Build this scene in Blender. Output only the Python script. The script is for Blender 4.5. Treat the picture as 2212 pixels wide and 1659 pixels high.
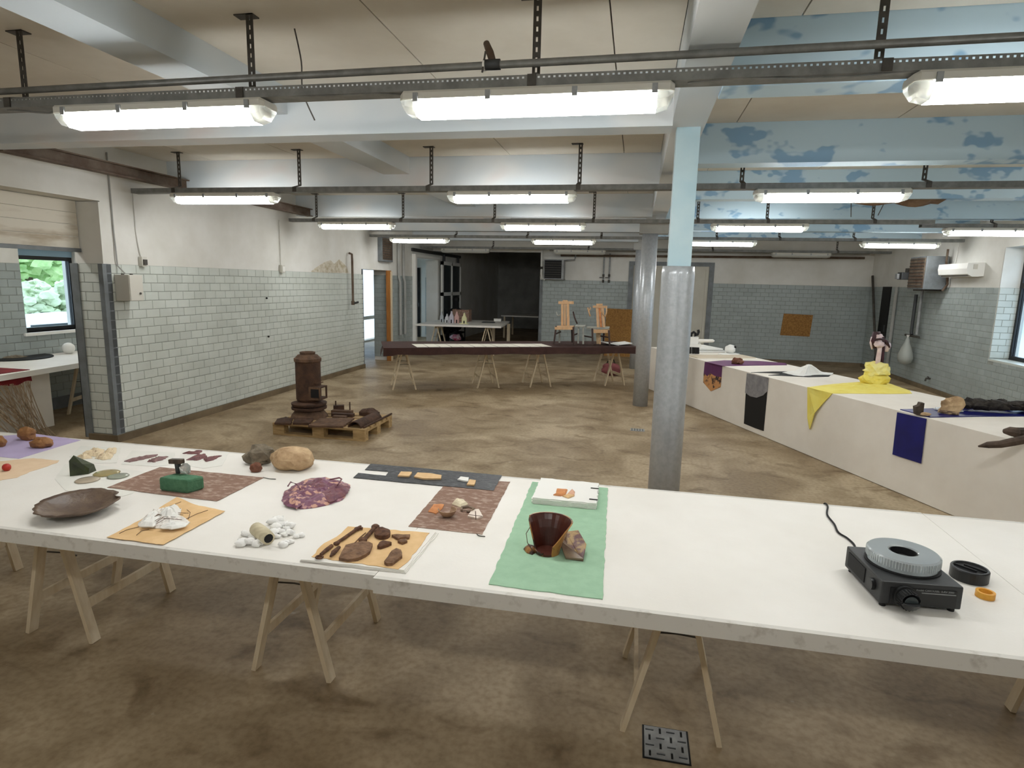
import bpy, bmesh, math, random
from mathutils import Vector, Matrix, Euler, noise

for _o in list(bpy.data.objects):
    bpy.data.objects.remove(_o, do_unlink=True)
SC = bpy.context.scene
COL = SC.collection
RND = random.Random(7)

# ------------------------------------------------------------------ camera
CAM_H = 1.85
YAW, PITCH, ROLL, FPX = math.radians(-11.339), math.radians(-9.577), math.radians(1.347), 1300.0
_fw = Vector((math.sin(YAW) * math.cos(PITCH), math.cos(YAW) * math.cos(PITCH), math.sin(PITCH)))
_rt = Vector((math.cos(YAW), -math.sin(YAW), 0))
_up = _rt.cross(_fw)
CR = _rt * math.cos(ROLL) + _up * math.sin(ROLL)
CU = -_rt * math.sin(ROLL) + _up * math.cos(ROLL)
CF = _fw
cam_data = bpy.data.cameras.new('camera')
cam_data.sensor_width = 36
cam_data.sensor_fit = 'HORIZONTAL'
cam_data.lens = FPX / 2212 * 36
cam_data.clip_start = 0.05
cam_data.clip_end = 300
cam = bpy.data.objects.new('camera', cam_data)
COL.objects.link(cam)
cam.matrix_world = Matrix(((CR.x, CU.x, -CF.x, 0), (CR.y, CU.y, -CF.y, 0), (CR.z, CU.z, -CF.z, CAM_H), (0, 0, 0, 1)))
SC.camera = cam

# ------------------------------------------------------------------ world and exposure
world = bpy.data.worlds.new('overcast_sky')
SC.world = world
world.use_nodes = True
_bg = world.node_tree.nodes['Background']
_bg.inputs[0].default_value = (0.78, 0.90, 1.0, 1)
_bg.inputs[1].default_value = 2.8
SC.view_settings.view_transform = 'Standard'
SC.view_settings.look = 'None'
SC.view_settings.exposure = 0.1
SC.view_settings.gamma = 1.0
SC.view_settings.use_curve_mapping = False
LAMP_POWER = 30.0

# ------------------------------------------------------------------ measuring helpers
def ray(u, v):
    return CF + CR * ((u - 1106) / FPX) - CU * ((v - 829.5) / FPX)

def G(u, v, z=0.76):
    d = ray(u, v)
    t = (z - CAM_H) / d.z
    return Vector((d.x * t, d.y * t, z))

def Y(u, v, y):
    d = ray(u, v)
    t = y / d.y
    return Vector((d.x * t, y, CAM_H + d.z * t))

def X(u, v, x):
    d = ray(u, v)
    t = x / d.x
    return Vector((x, d.y * t, CAM_H + d.z * t))

def GL(pts, z=0.76):
    return [tuple(G(u, v, z)[:2]) for u, v in pts]

def in_view(p):
    d = Vector(p) - Vector((0, 0, CAM_H))
    w = d.dot(CF)
    if w < 0.2:
        return False
    return abs(d.dot(CR) / w * FPX) < 1130 and abs(d.dot(CU) / w * FPX) < 850

# ------------------------------------------------------------------ materials
def lin(c):
    r = []
    for x in c[:3]:
        x = x / 255
        r.append(x / 12.92 if x <= 0.04045 else ((x + 0.055) / 1.055) ** 2.4)
    return (r[0], r[1], r[2], 1)

def mat(name, c, c2=None, sc=4.0, rough=0.6, metal=0.0, bump=0.0, bsc=40.0, stretch=(1, 1, 1), lo=0.35, hi=0.65,
        trans=0.0, ior=1.45, emit=0.0, rnd=0.0, spec=0.5, alpha=1.0, tex='noise', detail=4, c3=None, coord='pos', ecol=None):
    m = bpy.data.materials.new(name)
    m.use_nodes = True
    nt = m.node_tree
    n, l = nt.nodes, nt.links
    b = n['Principled BSDF']
    b.inputs['Base Color'].default_value = lin(c)
    b.inputs['Roughness'].default_value = rough
    b.inputs['Metallic'].default_value = metal
    b.inputs['Specular IOR Level'].default_value = spec
    b.inputs['Transmission Weight'].default_value = trans
    b.inputs['IOR'].default_value = ior
    b.inputs['Alpha'].default_value = alpha
    if emit:
        b.inputs['Emission Color'].default_value = lin(ecol or c)
        b.inputs['Emission Strength'].default_value = emit
    src = None
    if c2 or bump:
        if coord == 'pos':
            g = n.new('ShaderNodeNewGeometry'); src = g.outputs['Position']
        else:
            g = n.new('ShaderNodeTexCoord'); src = g.outputs['Object']
        mp = n.new('ShaderNodeMapping')
        mp.inputs['Scale'].default_value = stretch
        l.new(src, mp.inputs['Vector'])
        src = mp.outputs['Vector']
    out = None
    if c2:
        if tex == 'voronoi':
            t = n.new('ShaderNodeTexVoronoi'); t.inputs['Scale'].default_value = sc
            l.new(src, t.inputs['Vector'])
            sep = n.new('ShaderNodeSeparateColor'); l.new(t.outputs['Color'], sep.inputs[0])
            fac = sep.outputs[0]
        else:
            t = n.new('ShaderNodeTexNoise'); t.inputs['Scale'].default_value = sc; t.inputs['Detail'].default_value = detail
            t.inputs['Roughness'].default_value = 0.6
            l.new(src, t.inputs['Vector'])
            fac = t.outputs['Fac']
        r = n.new('ShaderNodeValToRGB')
        r.color_ramp.elements[0].position = lo; r.color_ramp.elements[0].color = lin(c)
        r.color_ramp.elements[1].position = hi; r.color_ramp.elements[1].color = lin(c2)
        if c3:
            e = r.color_ramp.elements.new(min(0.99, hi + (hi - lo) * 0.6)); e.color = lin(c3)
        l.new(fac, r.inputs[0])
        out = r.outputs[0]
    if rnd:
        oi = n.new('ShaderNodeObjectInfo')
        mr = n.new('ShaderNodeMapRange')
        mr.inputs[3].default_value = 1 - rnd; mr.inputs[4].default_value = 1 + rnd
        l.new(oi.outputs['Random'], mr.inputs[0])
        hs = n.new('ShaderNodeHueSaturation')
        hs.inputs['Color'].default_value = lin(c)
        if out: l.new(out, hs.inputs['Color'])
        l.new(mr.outputs[0], hs.inputs['Value'])
        out = hs.outputs[0]
    if out:
        l.new(out, b.inputs['Base Color'])
    if bump:
        t = n.new('ShaderNodeTexNoise'); t.inputs['Scale'].default_value = bsc; t.inputs['Detail'].default_value = 3
        l.new(src, t.inputs['Vector'])
        bp = n.new('ShaderNodeBump'); bp.inputs['Strength'].default_value = bump; bp.inputs['Distance'].default_value = 0.01
        l.new(t.outputs['Fac'], bp.inputs['Height'])
        l.new(bp.outputs[0], b.inputs['Normal'])
    return m

def floor_material():
    m = bpy.data.materials.new('worn_epoxy_floor'); m.use_nodes = True
    nt = m.node_tree; n, l = nt.nodes, nt.links
    b = n['Principled BSDF']
    g = n.new('ShaderNodeNewGeometry')
    def noise_ramp(scale, stretch, lo, hi, ca, cb, detail=5, dist=0.0):
        mp = n.new('ShaderNodeMapping'); mp.inputs['Scale'].default_value = stretch
        l.new(g.outputs['Position'], mp.inputs['Vector'])
        t = n.new('ShaderNodeTexNoise'); t.inputs['Scale'].default_value = scale; t.inputs['Detail'].default_value = detail
        t.inputs['Distortion'].default_value = dist
        l.new(mp.outputs[0], t.inputs['Vector'])
        r = n.new('ShaderNodeValToRGB')
        r.color_ramp.elements[0].position = lo; r.color_ramp.elements[0].color = lin(ca)
        r.color_ramp.elements[1].position = hi; r.color_ramp.elements[1].color = lin(cb)
        l.new(t.outputs['Fac'], r.inputs[0])
        return r.outputs[0], t.outputs['Fac']
    def mul(a, c, fac):
        mx = n.new('ShaderNodeMix'); mx.data_type = 'RGBA'; mx.blend_type = 'MULTIPLY'; mx.inputs[0].default_value = fac
        l.new(a, mx.inputs[6]); l.new(c, mx.inputs[7]); return mx.outputs[2]
    c1, f1 = noise_ramp(0.55, (1, 1, 1), 0.32, 0.68, (166, 146, 117), (192, 175, 147), 5, 0.8)
    c2, f2 = noise_ramp(1.3, (1, 1, 1), 0.38, 0.64, (186, 176, 160), (255, 255, 255), 7, 1.0)
    c4, f4 = noise_ramp(3.4, (0.8, 1.2, 1), 0.28, 0.46, (180, 168, 150), (255, 255, 255), 9, 0.8)
    c5, f5 = noise_ramp(30.0, (1, 1, 1), 0.25, 0.6, (214, 208, 200), (255, 255, 255), 3, 0.0)
    col = mul(mul(mul(c1, c2, 0.75), c4, 0.8), c5, 0.8)
    c3, f3 = noise_ramp(7.0, (1, 1, 1), 0.70, 0.76, (0, 0, 0), (255, 255, 255), 6, 0.2)
    mx2 = n.new('ShaderNodeMix'); mx2.data_type = 'RGBA'; mx2.blend_type = 'MIX'
    sep = n.new('ShaderNodeSeparateColor'); l.new(c3, sep.inputs[0])
    mu = n.new('ShaderNodeMath'); mu.operation = 'MULTIPLY'; mu.inputs[1].default_value = 0.4
    l.new(sep.outputs[0], mu.inputs[0]); l.new(mu.outputs[0], mx2.inputs[0])
    l.new(col, mx2.inputs[6]); mx2.inputs[7].default_value = lin((205, 195, 178))
    l.new(mx2.outputs[2], b.inputs['Base Color'])
    rr = n.new('ShaderNodeMapRange'); rr.inputs[3].default_value = 0.42; rr.inputs[4].default_value = 0.68
    l.new(f1, rr.inputs[0]); l.new(rr.outputs[0], b.inputs['Roughness'])
    b.inputs['Specular IOR Level'].default_value = 0.3
    bp = n.new('ShaderNodeBump'); bp.inputs['Strength'].default_value = 0.08; bp.inputs['Distance'].default_value = 0.02
    l.new(f2, bp.inputs['Height']); l.new(bp.outputs[0], b.inputs['Normal'])
    return m

M = {}
M['floor'] = floor_material()
M['plaster'] = mat('off_white_plaster', (229, 228, 223), (214, 212, 204), sc=1.3, rough=0.85, bump=0.12, bsc=25)
M['plaster_grey'] = mat('grey_plaster', (176, 176, 172), (150, 150, 146), sc=1.6, rough=0.85, bump=0.1, bsc=25)
M['grout'] = mat('grey_grout', (158, 162, 156), (142, 145, 139), sc=9, rough=0.9)
M['tile'] = mat('pale_glazed_tile', (206, 211, 205), (195, 200, 193), sc=2.2, rough=0.28, rnd=0.05, spec=0.4)
M['tile_back'] = mat('dimmed_grey_tile', (168, 177, 176), (157, 165, 163), sc=2.2, rough=0.35, rnd=0.07, spec=0.4)  # grey tile, its tone lowered to carry the weaker light on far walls
M['plinth'] = mat('brown_cove_base', (128, 112, 88), (104, 90, 70), sc=3, rough=0.6)
M['ceiling_board'] = mat('beige_ceiling_board', (226, 221, 210), (216, 210, 198), sc=2.0, rough=0.9, rnd=0.02)
M['ceiling_gap'] = mat('dark_ceiling_joint', (70, 66, 60), rough=0.9)
M['paint_pale'] = mat('pale_blue_cloud_paint', (200, 210, 217), (218, 221, 222), sc=1.1, rough=0.7, lo=0.38, hi=0.6, stretch=(1, 0.6, 1.6), c3=(220, 212, 210), detail=2)
M['paint_blue'] = mat('blue_cloud_paint', (136, 172, 202), (188, 211, 224), sc=2.3, rough=0.7, lo=0.41, hi=0.45, stretch=(1, 0.6, 1.7), detail=3)
M['paint_column'] = mat('pale_sky_paint', (176, 204, 214), (190, 212, 218), sc=3.0, rough=0.65)
M['galv'] = mat('galvanised_steel', (158, 160, 160), (134, 136, 137), sc=14, rough=0.5, metal=0.2, bump=0.12, bsc=90)
M['galv_dark'] = mat('dull_tray_steel', (134, 134, 131), (112, 112, 109), sc=12, rough=0.6, metal=0.15)
M['hanger'] = mat('dark_slotted_steel', (84, 80, 74), (64, 60, 55), sc=10, rough=0.6, metal=0.1)
M['rust_beam'] = mat('rusty_rail_steel', (82, 62, 48), (110, 96, 82), sc=6, rough=0.75, bump=0.2)
M['lamp_body'] = mat('lamp_housing_plastic', (205, 202, 192), rough=0.5)
M['lamp_glow'] = mat('glowing_diffuser', (255, 255, 255), rough=0.4, emit=LAMP_POWER, ecol=(251, 252, 250))
M['lamp_end'] = mat('clear_diffuser_end', (236, 238, 236), rough=0.15, trans=0.55, ior=1.3)
M['lamp_off'] = mat('unlit_diffuser', (180, 180, 172), rough=0.35)
M['black_frame'] = mat('black_window_frame', (24, 26, 28), rough=0.45)
M['glass'] = mat('window_glass', (225, 238, 248), rough=0.02, trans=1.0, ior=1.02, spec=0.3)
M['glass_dark'] = mat('dusty_dark_glass', (56, 64, 66), rough=0.2, spec=0.5)
M['white_paint'] = mat('white_table_paint', (240, 237, 231), (230, 226, 218), sc=1.5, rough=0.55, bump=0.05, bsc=60, lo=0.3, hi=0.7)
M['edge_paint'] = mat('scuffed_edge_paint', (214, 211, 204), (176, 170, 160), sc=22, rough=0.65, lo=0.55, hi=0.8)
M['pine'] = mat('pale_pine', (222, 208, 182), (204, 184, 152), sc=3, rough=0.6, stretch=(6, 6, 0.8), coord='obj')
M['pallet'] = mat('pallet_wood', (186, 158, 112), (150, 122, 82), sc=5, rough=0.75, stretch=(1, 4, 6))
M['rust'] = mat('dark_rust_iron', (88, 62, 46), (60, 43, 33), sc=9, rough=0.85, bump=0.5, bsc=60, c3=(116, 84, 60))
M['rust_light'] = mat('scaly_rust_iron', (112, 86, 66), (80, 60, 47), sc=11, rough=0.9, bump=0.5, bsc=50)
M['dark_steel'] = mat('dark_grey_metal', (74, 76, 78), rough=0.45, metal=0.5)
M['black'] = mat('matte_black', (18, 18, 19), rough=0.7)
M['black_gloss'] = mat('black_plastic', (30, 31, 32), rough=0.38)
M['white'] = mat('clean_white', (236, 235, 230), rough=0.6)
M['cream_door'] = mat('cream_door_panel', (206, 203, 190), (196, 192, 178), sc=1.5, rough=0.5)
M['grey_steel_paint'] = mat('grey_painted_steel', (126, 132, 136), (104, 108, 110), sc=5, rough=0.5)
M['osb'] = mat('cork_board', (168, 124, 66), (132, 94, 48), sc=30, rough=0.85, bump=0.1)
M['orange_wood'] = mat('orange_timber', (176, 118, 58), (150, 96, 44), sc=4, rough=0.6, stretch=(5, 5, 0.6))

# ------------------------------------------------------------------ mesh builder
_ICO = {}
def ico(sub):
    if sub not in _ICO:
        bm = bmesh.new(); bmesh.ops.create_icosphere(bm, subdivisions=sub, radius=1)
        bm.verts.ensure_lookup_table()
        _ICO[sub] = ([v.co.copy() for v in bm.verts], [tuple(v.index for v in f.verts) for f in bm.faces]); bm.free()
    return _ICO[sub]

class MB:
    def __init__(self):
        self.v = []; self.f = []
    def add(self, vs, fs):
        o = len(self.v)
        self.v += [Vector(p) for p in vs]
        self.f += [tuple(i + o for i in f) for f in fs]
        return self
    def box(self, a, b):
        (x0, y0, z0), (x1, y1, z1) = a, b
        return self.add([(x0, y0, z0), (x1, y0, z0), (x1, y1, z0), (x0, y1, z0), (x0, y0, z1), (x1, y0, z1), (x1, y1, z1), (x0, y1, z1)],
                        [(3, 2, 1, 0), (4, 5, 6, 7), (0, 1, 5, 4), (1, 2, 6, 5), (2, 3, 7, 6), (3, 0, 4, 7)])
    def obox(self, c, s, rz=0.0, rx=0.0, ry=0.0, bev=0.0):
        R = Euler((rx, ry, rz)).to_matrix()
        h = [x / 2 for x in s]; c = Vector(c)
        if bev:
            bm = bmesh.new(); bmesh.ops.create_cube(bm, size=1)
            for v in bm.verts: v.co = Vector((v.co.x * s[0], v.co.y * s[1], v.co.z * s[2]))
            bmesh.ops.bevel(bm, geom=bm.edges[:], offset=bev, segments=2, affect='EDGES', profile=0.6)
            bm.verts.ensure_lookup_table()
            self.add([c + R @ v.co for v in bm.verts], [tuple(v.index for v in f.verts) for f in bm.faces]); bm.free()
            return self
        vs = [c + R @ Vector((h[0] * i, h[1] * j, h[2] * k)) for k in (-1, 1) for i, j in ((-1, -1), (1, -1), (1, 1), (-1, 1))]
        return self.add(vs, [(3, 2, 1, 0), (4, 5, 6, 7), (0, 1, 5, 4), (1, 2, 6, 5), (2, 3, 7, 6), (3, 0, 4, 7)])
    def bar(self, p, q, w, h, side=None):
        p, q = Vector(p), Vector(q)
        d = (q - p).normalized()
        s = Vector(side) if side else (d.cross(Vector((0, 0, 1))) if abs(d.z) < 0.95 else Vector((1, 0, 0)))
        s = (s - d * s.dot(d)).normalized(); u = s.cross(d)
        vs = [b + s * (w / 2 * i) + u * (h / 2 * j) for b in (p, q) for i, j in ((-1, -1), (1, -1), (1, 1), (-1, 1))]
        return self.add(vs, [(3, 2, 1, 0), (4, 5, 6, 7), (0, 1, 5, 4), (1, 2, 6, 5), (2, 3, 7, 6), (3, 0, 4, 7)])
    def prism(self, poly, z0, z1):
        n = len(poly)
        a = sum(poly[i][0] * poly[(i + 1) % n][1] - poly[(i + 1) % n][0] * poly[i][1] for i in range(n))
        if a < 0: poly = poly[::-1]
        vs = [(x, y, z0) for x, y in poly] + [(x, y, z1) for x, y in poly]
        return self.add(vs, [tuple(range(n - 1, -1, -1)), tuple(range(n, 2 * n))] + [(i, (i + 1) % n, n + (i + 1) % n, n + i) for i in range(n)])
    def tube(self, pts, r, n=8, cap=True):
        pts = [Vector(p) for p in pts]
        rs = r if isinstance(r, (list, tuple)) else [r] * len(pts)
        prev = None; secs = []
        for i, p in enumerate(pts):
            d = (pts[min(i + 1, len(pts) - 1)] - pts[max(i - 1, 0)])
            d = d.normalized() if d.length > 1e-9 else Vector((0, 0, 1))
            if prev is None:
                s = d.cross(Vector((0, 0, 1))) if abs(d.z) < 0.9 else d.cross(Vector((1, 0, 0)))
            else:
                s = prev - d * prev.dot(d)
            s.normalize(); u = d.cross(s); prev = s
            secs.append([p + (s * math.cos(2 * math.pi * k / n) + u * math.sin(2 * math.pi * k / n)) * rs[i] for k in range(n)])
        return self.loft(secs, cap)
    def loft(self, secs, cap=True, closed=True):
        n = len(secs[0]); vs = [p for s in secs for p in s]; fs = []
        for i in range(len(secs) - 1):
            for k in range(n if closed else n - 1):
                k2 = (k + 1) % n
                fs.append((i * n + k, i * n + k2, (i + 1) * n + k2, (i + 1) * n + k))
        if cap:
            fs.append(tuple(range(n - 1, -1, -1))); b = (len(secs) - 1) * n
            fs.append(tuple(range(b, b + n)))
        return self.add(vs, fs)
    def lathe(self, prof, c=(0, 0, 0), n=24, cap=True, axis='z'):
        secs = []
        for r, z in prof:
            ring = []
            for k in range(n):
                a = 2 * math.pi * k / n
                p = Vector((r * math.cos(a), r * math.sin(a), z))
                if axis == 'y': p = Vector((p.x, -p.z, p.y))
                if axis == 'x': p = Vector((p.z, p.x, p.y))
                ring.append(Vector(c) + p)
            secs.append(ring)
        return self.loft(secs, cap)
    def blob(self, c, r, seed=0, amp=0.18, fr=1.6, sub=3, flat=None, rz=0.0, ridge=0.0):
        vs, fs = ico(sub); c = Vector(c); out = []
        R = Euler((0, 0, rz)).to_matrix(); off = Vector((seed * 3.1, seed * 1.7, seed * 5.3))
        for v in vs:
            k = 1 + amp * noise.noise(v * fr + off) * 1.6 + ridge * abs(noise.noise(v * fr * 2.3 + off))
            p = c + R @ Vector((v.x * r[0] * k, v.y * r[1] * k, v.z * r[2] * k))
            if flat is not None and p.z < flat: p.z = flat
            out.append(p)
        return self.add(out, fs)
    def relief(self, bd, z0, h, seed=0, fr=10.0, rings=9, prof=None, nz=0.6, t=0.004):
        """irregular low mound inside the outline bd (list of xy), closed underneath"""
        n = len(bd); cx = sum(p[0] for p in bd) / n; cy = sum(p[1] for p in bd) / n
        off = Vector((seed * 2.7, seed * 4.1, seed))
        prof = prof or (lambda q: (1 - q ** 3))
        top = [[], ]; vs = []
        for i in range(1, rings + 1):
            q = i / rings
            for k in range(n):
                x = cx + (bd[k][0] - cx) * q; y = cy + (bd[k][1] - cy) * q
                w = noise.noise(Vector((x, y, 0)) * fr + off)
                w2 = abs(noise.noise(Vector((x, y, 3)) * fr * 2.1 + off))
                vs.append((x, y, z0 + t + max(0.0, h * prof(q) * (1 - nz + nz * (0.6 + w + 0.8 * w2)))))
        cz = sum(vs[k][2] for k in range(n)) / n
        fs = []
        vs.append((cx, cy, cz)); ci = len(vs) - 1
        for k in range(n):
            k2 = (k + 1) % n
            fs.append((ci, k, k2))
            for i in range(rings - 1):
                fs.append((i * n + k, (i + 1) * n + k, (i + 1) * n + k2, i * n + k2))
        b = len(vs)
        vs += [(x, y, z0) for x, y in bd]
        for k in range(n):
            k2 = (k + 1) % n
            fs.append(((rings - 1) * n + k, b + k, b + k2, (rings - 1) * n + k2))
        fs.append(tuple(range(b + n - 1, b - 1, -1)))
        return self.add(vs, fs)
    def build(self, name, m, parent=None, smooth=False, org=None, **kw):
        if parent is not None:
            o3 = world_of(parent)
        else:
            if org is None:
                xs = [p.x for p in self.v]; ys = [p.y for p in self.v]
                org = ((min(xs) + max(xs)) / 2, (min(ys) + max(ys)) / 2, min(p.z for p in self.v))
            o3 = Vector(org)
        me = bpy.data.meshes.new(name)
        me.from_pydata([p - o3 for p in self.v], [], self.f)
        me.validate(); me.update()
        bm = bmesh.new(); bm.from_mesh(me); bmesh.ops.recalc_face_normals(bm, faces=bm.faces[:]); bm.to_mesh(me); bm.free()
        me.materials.append(M[m] if isinstance(m, str) else m)
        if smooth:
            for p in me.polygons: p.use_smooth = True
        o = bpy.data.objects.new(name, me)
        COL.objects.link(o)
        if parent is not None: o.parent = parent
        else: o.location = o3
        if kw: tag(o, **kw)
        return o

def world_of(o):
    p = Vector((0, 0, 0))
    while o is not None:
        p += o.location; o = o.parent
    return p

def tag(o, label=None, cat=None, group=None, kind=None):
    if label: o['label'] = label
    if cat: o['category'] = cat
    if group: o['group'] = group
    if kind: o['kind'] = kind
    return o

def thing(name, label, cat, loc=(0, 0, 0), group=None):
    o = bpy.data.objects.new(name, None)
    o.empty_display_size = 0.1
    COL.objects.link(o); o.location = loc
    return tag(o, label, cat, group)

def structure(name, mb, m, label=None, cat=None):
    return mb.build(name, m, org=(0, 0, 0), kind='structure', label=label, cat=cat)

def copy_tree(o, parent=None):
    c = o.copy(); COL.objects.link(c)
    if parent is not None: c.parent = parent
    for ch in list(o.children):
        if ch is not c: copy_tree(ch, c)
    return c

def ragged(poly, step=0.02, amp=0.003, seed=1):
    r = random.Random(seed); out = []
    n = len(poly)
    for i in range(n):
        a = Vector(poly[i]); b = Vector(poly[(i + 1) % n]); L = (b - a).length
        k = max(1, int(L / step))
        nn = Vector((-(b - a).y, (b - a).x)).normalized() if L > 1e-6 else Vector((0, 0))
        for j in range(k):
            p = a + (b - a) * (j / k)
            if j: p = p + nn * r.uniform(-amp, amp)
            out.append((p.x, p.y))
    return out

def ellipse(cx, cy, a, b, rz=0.0, n=24, jit=0.0, seed=0):
    r = random.Random(seed); out = []
    for k in range(n):
        t = 2 * math.pi * k / n; q = 1 + r.uniform(-jit, jit)
        x, y = a * q * math.cos(t), b * q * math.sin(t)
        out.append((cx + x * math.cos(rz) - y * math.sin(rz), cy + x * math.sin(rz) + y * math.cos(rz)))
    return out
# ------------------------------------------------------------------ the setting
ZC, ZT, ZB = 3.17, 1.945, 0.08
XL, XR, YB = -5.55, 5.55, 16.2

floor = structure('floor', MB().box((-8.2, -3.3, -0.12), (6.2, 24.8, 0)), 'floor')
ceiling = structure('ceiling', MB().box((-8.2, -3.3, ZC + 0.035), (6.2, 24.8, ZC + 0.25)), 'ceiling_gap')
LB = [-1.2, 1.45, 4.12, 6.5, 9.3, 11.95, 14.6]      # beams left of the girder (front faces)
RB = [-0.7, 1.36, 3.42, 5.42, 7.55, 9.6, 11.7, 13.8]  # beams right of the girder
GX0, GX1 = 0.165, 0.375

def ceiling_panels(xs, ys):
    g = 0.004
    for i in range(len(xs) - 1):
        for j in range(len(ys) - 1):
            MB().box((xs[i] + g, ys[j] + g, ZC), (xs[i + 1] - g, ys[j + 1] - g, ZC + 0.03)).build('ceiling_panel', 'ceiling_board', ceiling)
ceiling_panels([XL, -4.92, -3.74, -2.56, -1.38, -0.2, GX0], [-3] + LB + [YB])
ceiling_panels([GX1, 0.72, 1.9, 3.1, 4.3, XR], [-3] + RB + [YB])
MB().box((-5.55, YB + 0.3, ZC), (0.6, 24.3, ZC + 0.03)).build('ceiling_panel', 'ceiling_board', ceiling)
MB().box((-7.7, -3, ZC), (-5.9, 24.3, ZC + 0.03)).build('ceiling_panel', 'ceiling_board', ceiling)
for y in LB:
    MB().box((XL, y, 2.845), (GX0, y + 0.2, ZC + 0.02)).build('beam', 'paint_pale', ceiling)
for y in RB:
    MB().box((GX1, y, 2.855), (XR, y + 0.2, ZC + 0.02)).build('beam', 'paint_blue', ceiling)
MB().box((GX0, -3, 2.875), (GX1, YB, ZC + 0.02)).build('girder', 'paint_pale', ceiling)
for a, b in zip(LB[1:5], LB[2:6]):
    MB().box((-2.8, a + 0.2, 2.99), (-2.5, b, ZC + 0.02)).build('secondary_beam', 'paint_pale', ceiling)

def boxes(*bs):
    m = MB()
    for a, b in bs: m.box(a, b)
    return m

wall_left = structure('wall_left', boxes(
    ((-5.9, -3, 0), (XL, 1.2, 3.2)), ((-5.9, 1.2, 2.59), (XL, 5.52, 3.2)), ((-5.9, 5.52, 0), (XL, 11.74, 3.2)),
    ((-5.9, 11.74, 2.05), (XL, 13.07, 3.2)), ((-5.9, 13.07, 0), (XL, 14.62, 3.2)), ((-5.9, 14.62, 2.42), (XL, 16.6, 3.2)),
    ((-5.9, 16.6, 0), (XL, 24.3, 3.2))), 'plaster')
wall_right = structure('wall_right', boxes(
    ((XR, -3, 0), (5.95, 7.7, 3.2)), ((XR, 7.7, 0), (5.95, 10.85, 0.81)), ((XR, 7.7, 2.56), (5.95, 10.85, 3.2)),
    ((XR, 10.85, 0), (5.95, YB + 0.3, 3.2))), 'plaster')
wall_back = structure('wall_back', boxes(
    ((-2.55, YB, 0), (-0.12, YB + 0.3, 3.2)), ((1.8, YB, 0), (XR, YB + 0.3, 3.2)), ((-0.12, YB, 2.36), (1.8, YB + 0.3, 3.2)),
    ((XL, YB, 2.66), (-2.55, YB + 0.3, 3.2))), 'plaster')
wall_front = structure('wall_front', boxes(((-8.2, -3.3, 0), (6.2, -3, 3.2))), 'plaster')
wall_outer_left = structure('wall_outer_left', boxes(
    ((-8.0, -3, 0), (-7.7, 6.38, 3.2)), ((-8.0, 6.38, 0), (-7.7, 7.24, 1.06)), ((-8.0, 6.38, 2.14), (-7.7, 7.24, 3.2)),
    ((-8.0, 7.24, 0), (-7.7, 15.4, 3.2)), ((-8.0, 15.4, 2.3), (-7.7, 18.2, 3.2)), ((-8.0, 18.2, 0), (-7.7, 24.3, 3.2))), 'plaster')
wall_annex_near = structure('wall_annex_near', boxes(((-7.7, 9.4, 0), (-5.9, 9.6, 3.2))), 'plaster')
wall_annex_far = structure('wall_annex_far', boxes(((-7.7, 19.0, 0), (-5.9, 19.2, 3.2))), 'plaster')
wall_store_back = structure('wall_store_back', boxes(((-8.0, 24.3, 0), (0.9, 24.6, 3.2))), 'plaster_grey')
wall_store_right = structure('wall_store_right', boxes(((0.6, YB + 0.3, 0), (0.9, 24.3, 3.2))), 'plaster_grey')
door_4 = structure('door_4', MB().box((XR - 0.03, 14.93, 0.01), (XR, 15.37, 1.95)), 'black')
MB().box((XR - 0.05, 14.97, 0.95), (XR - 0.03, 15.0, 1.1)).build('door_handle', 'dark_steel', door_4)

_TM = {}
def tile_mesh(w, h, m):
    k = (round(w, 3), round(h, 3), m)
    if k not in _TM:
        a, b, p, c = w / 2, h / 2, 0.005, 0.003
        vs = [(-a, 0, -b), (a, 0, -b), (a, 0, b), (-a, 0, b), (-a + c, -p, -b + c), (a - c, -p, -b + c), (a - c, -p, b - c), (-a + c, -p, b - c)]
        fs = [(4, 5, 6, 7), (0, 1, 5, 4), (1, 2, 6, 5), (2, 3, 7, 6), (3, 0, 4, 7)]
        me = bpy.data.meshes.new('tile'); me.from_pydata(vs, [], fs); me.materials.append(M[m]); me.update()
        _TM[k] = me
    return _TM[k]

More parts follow.
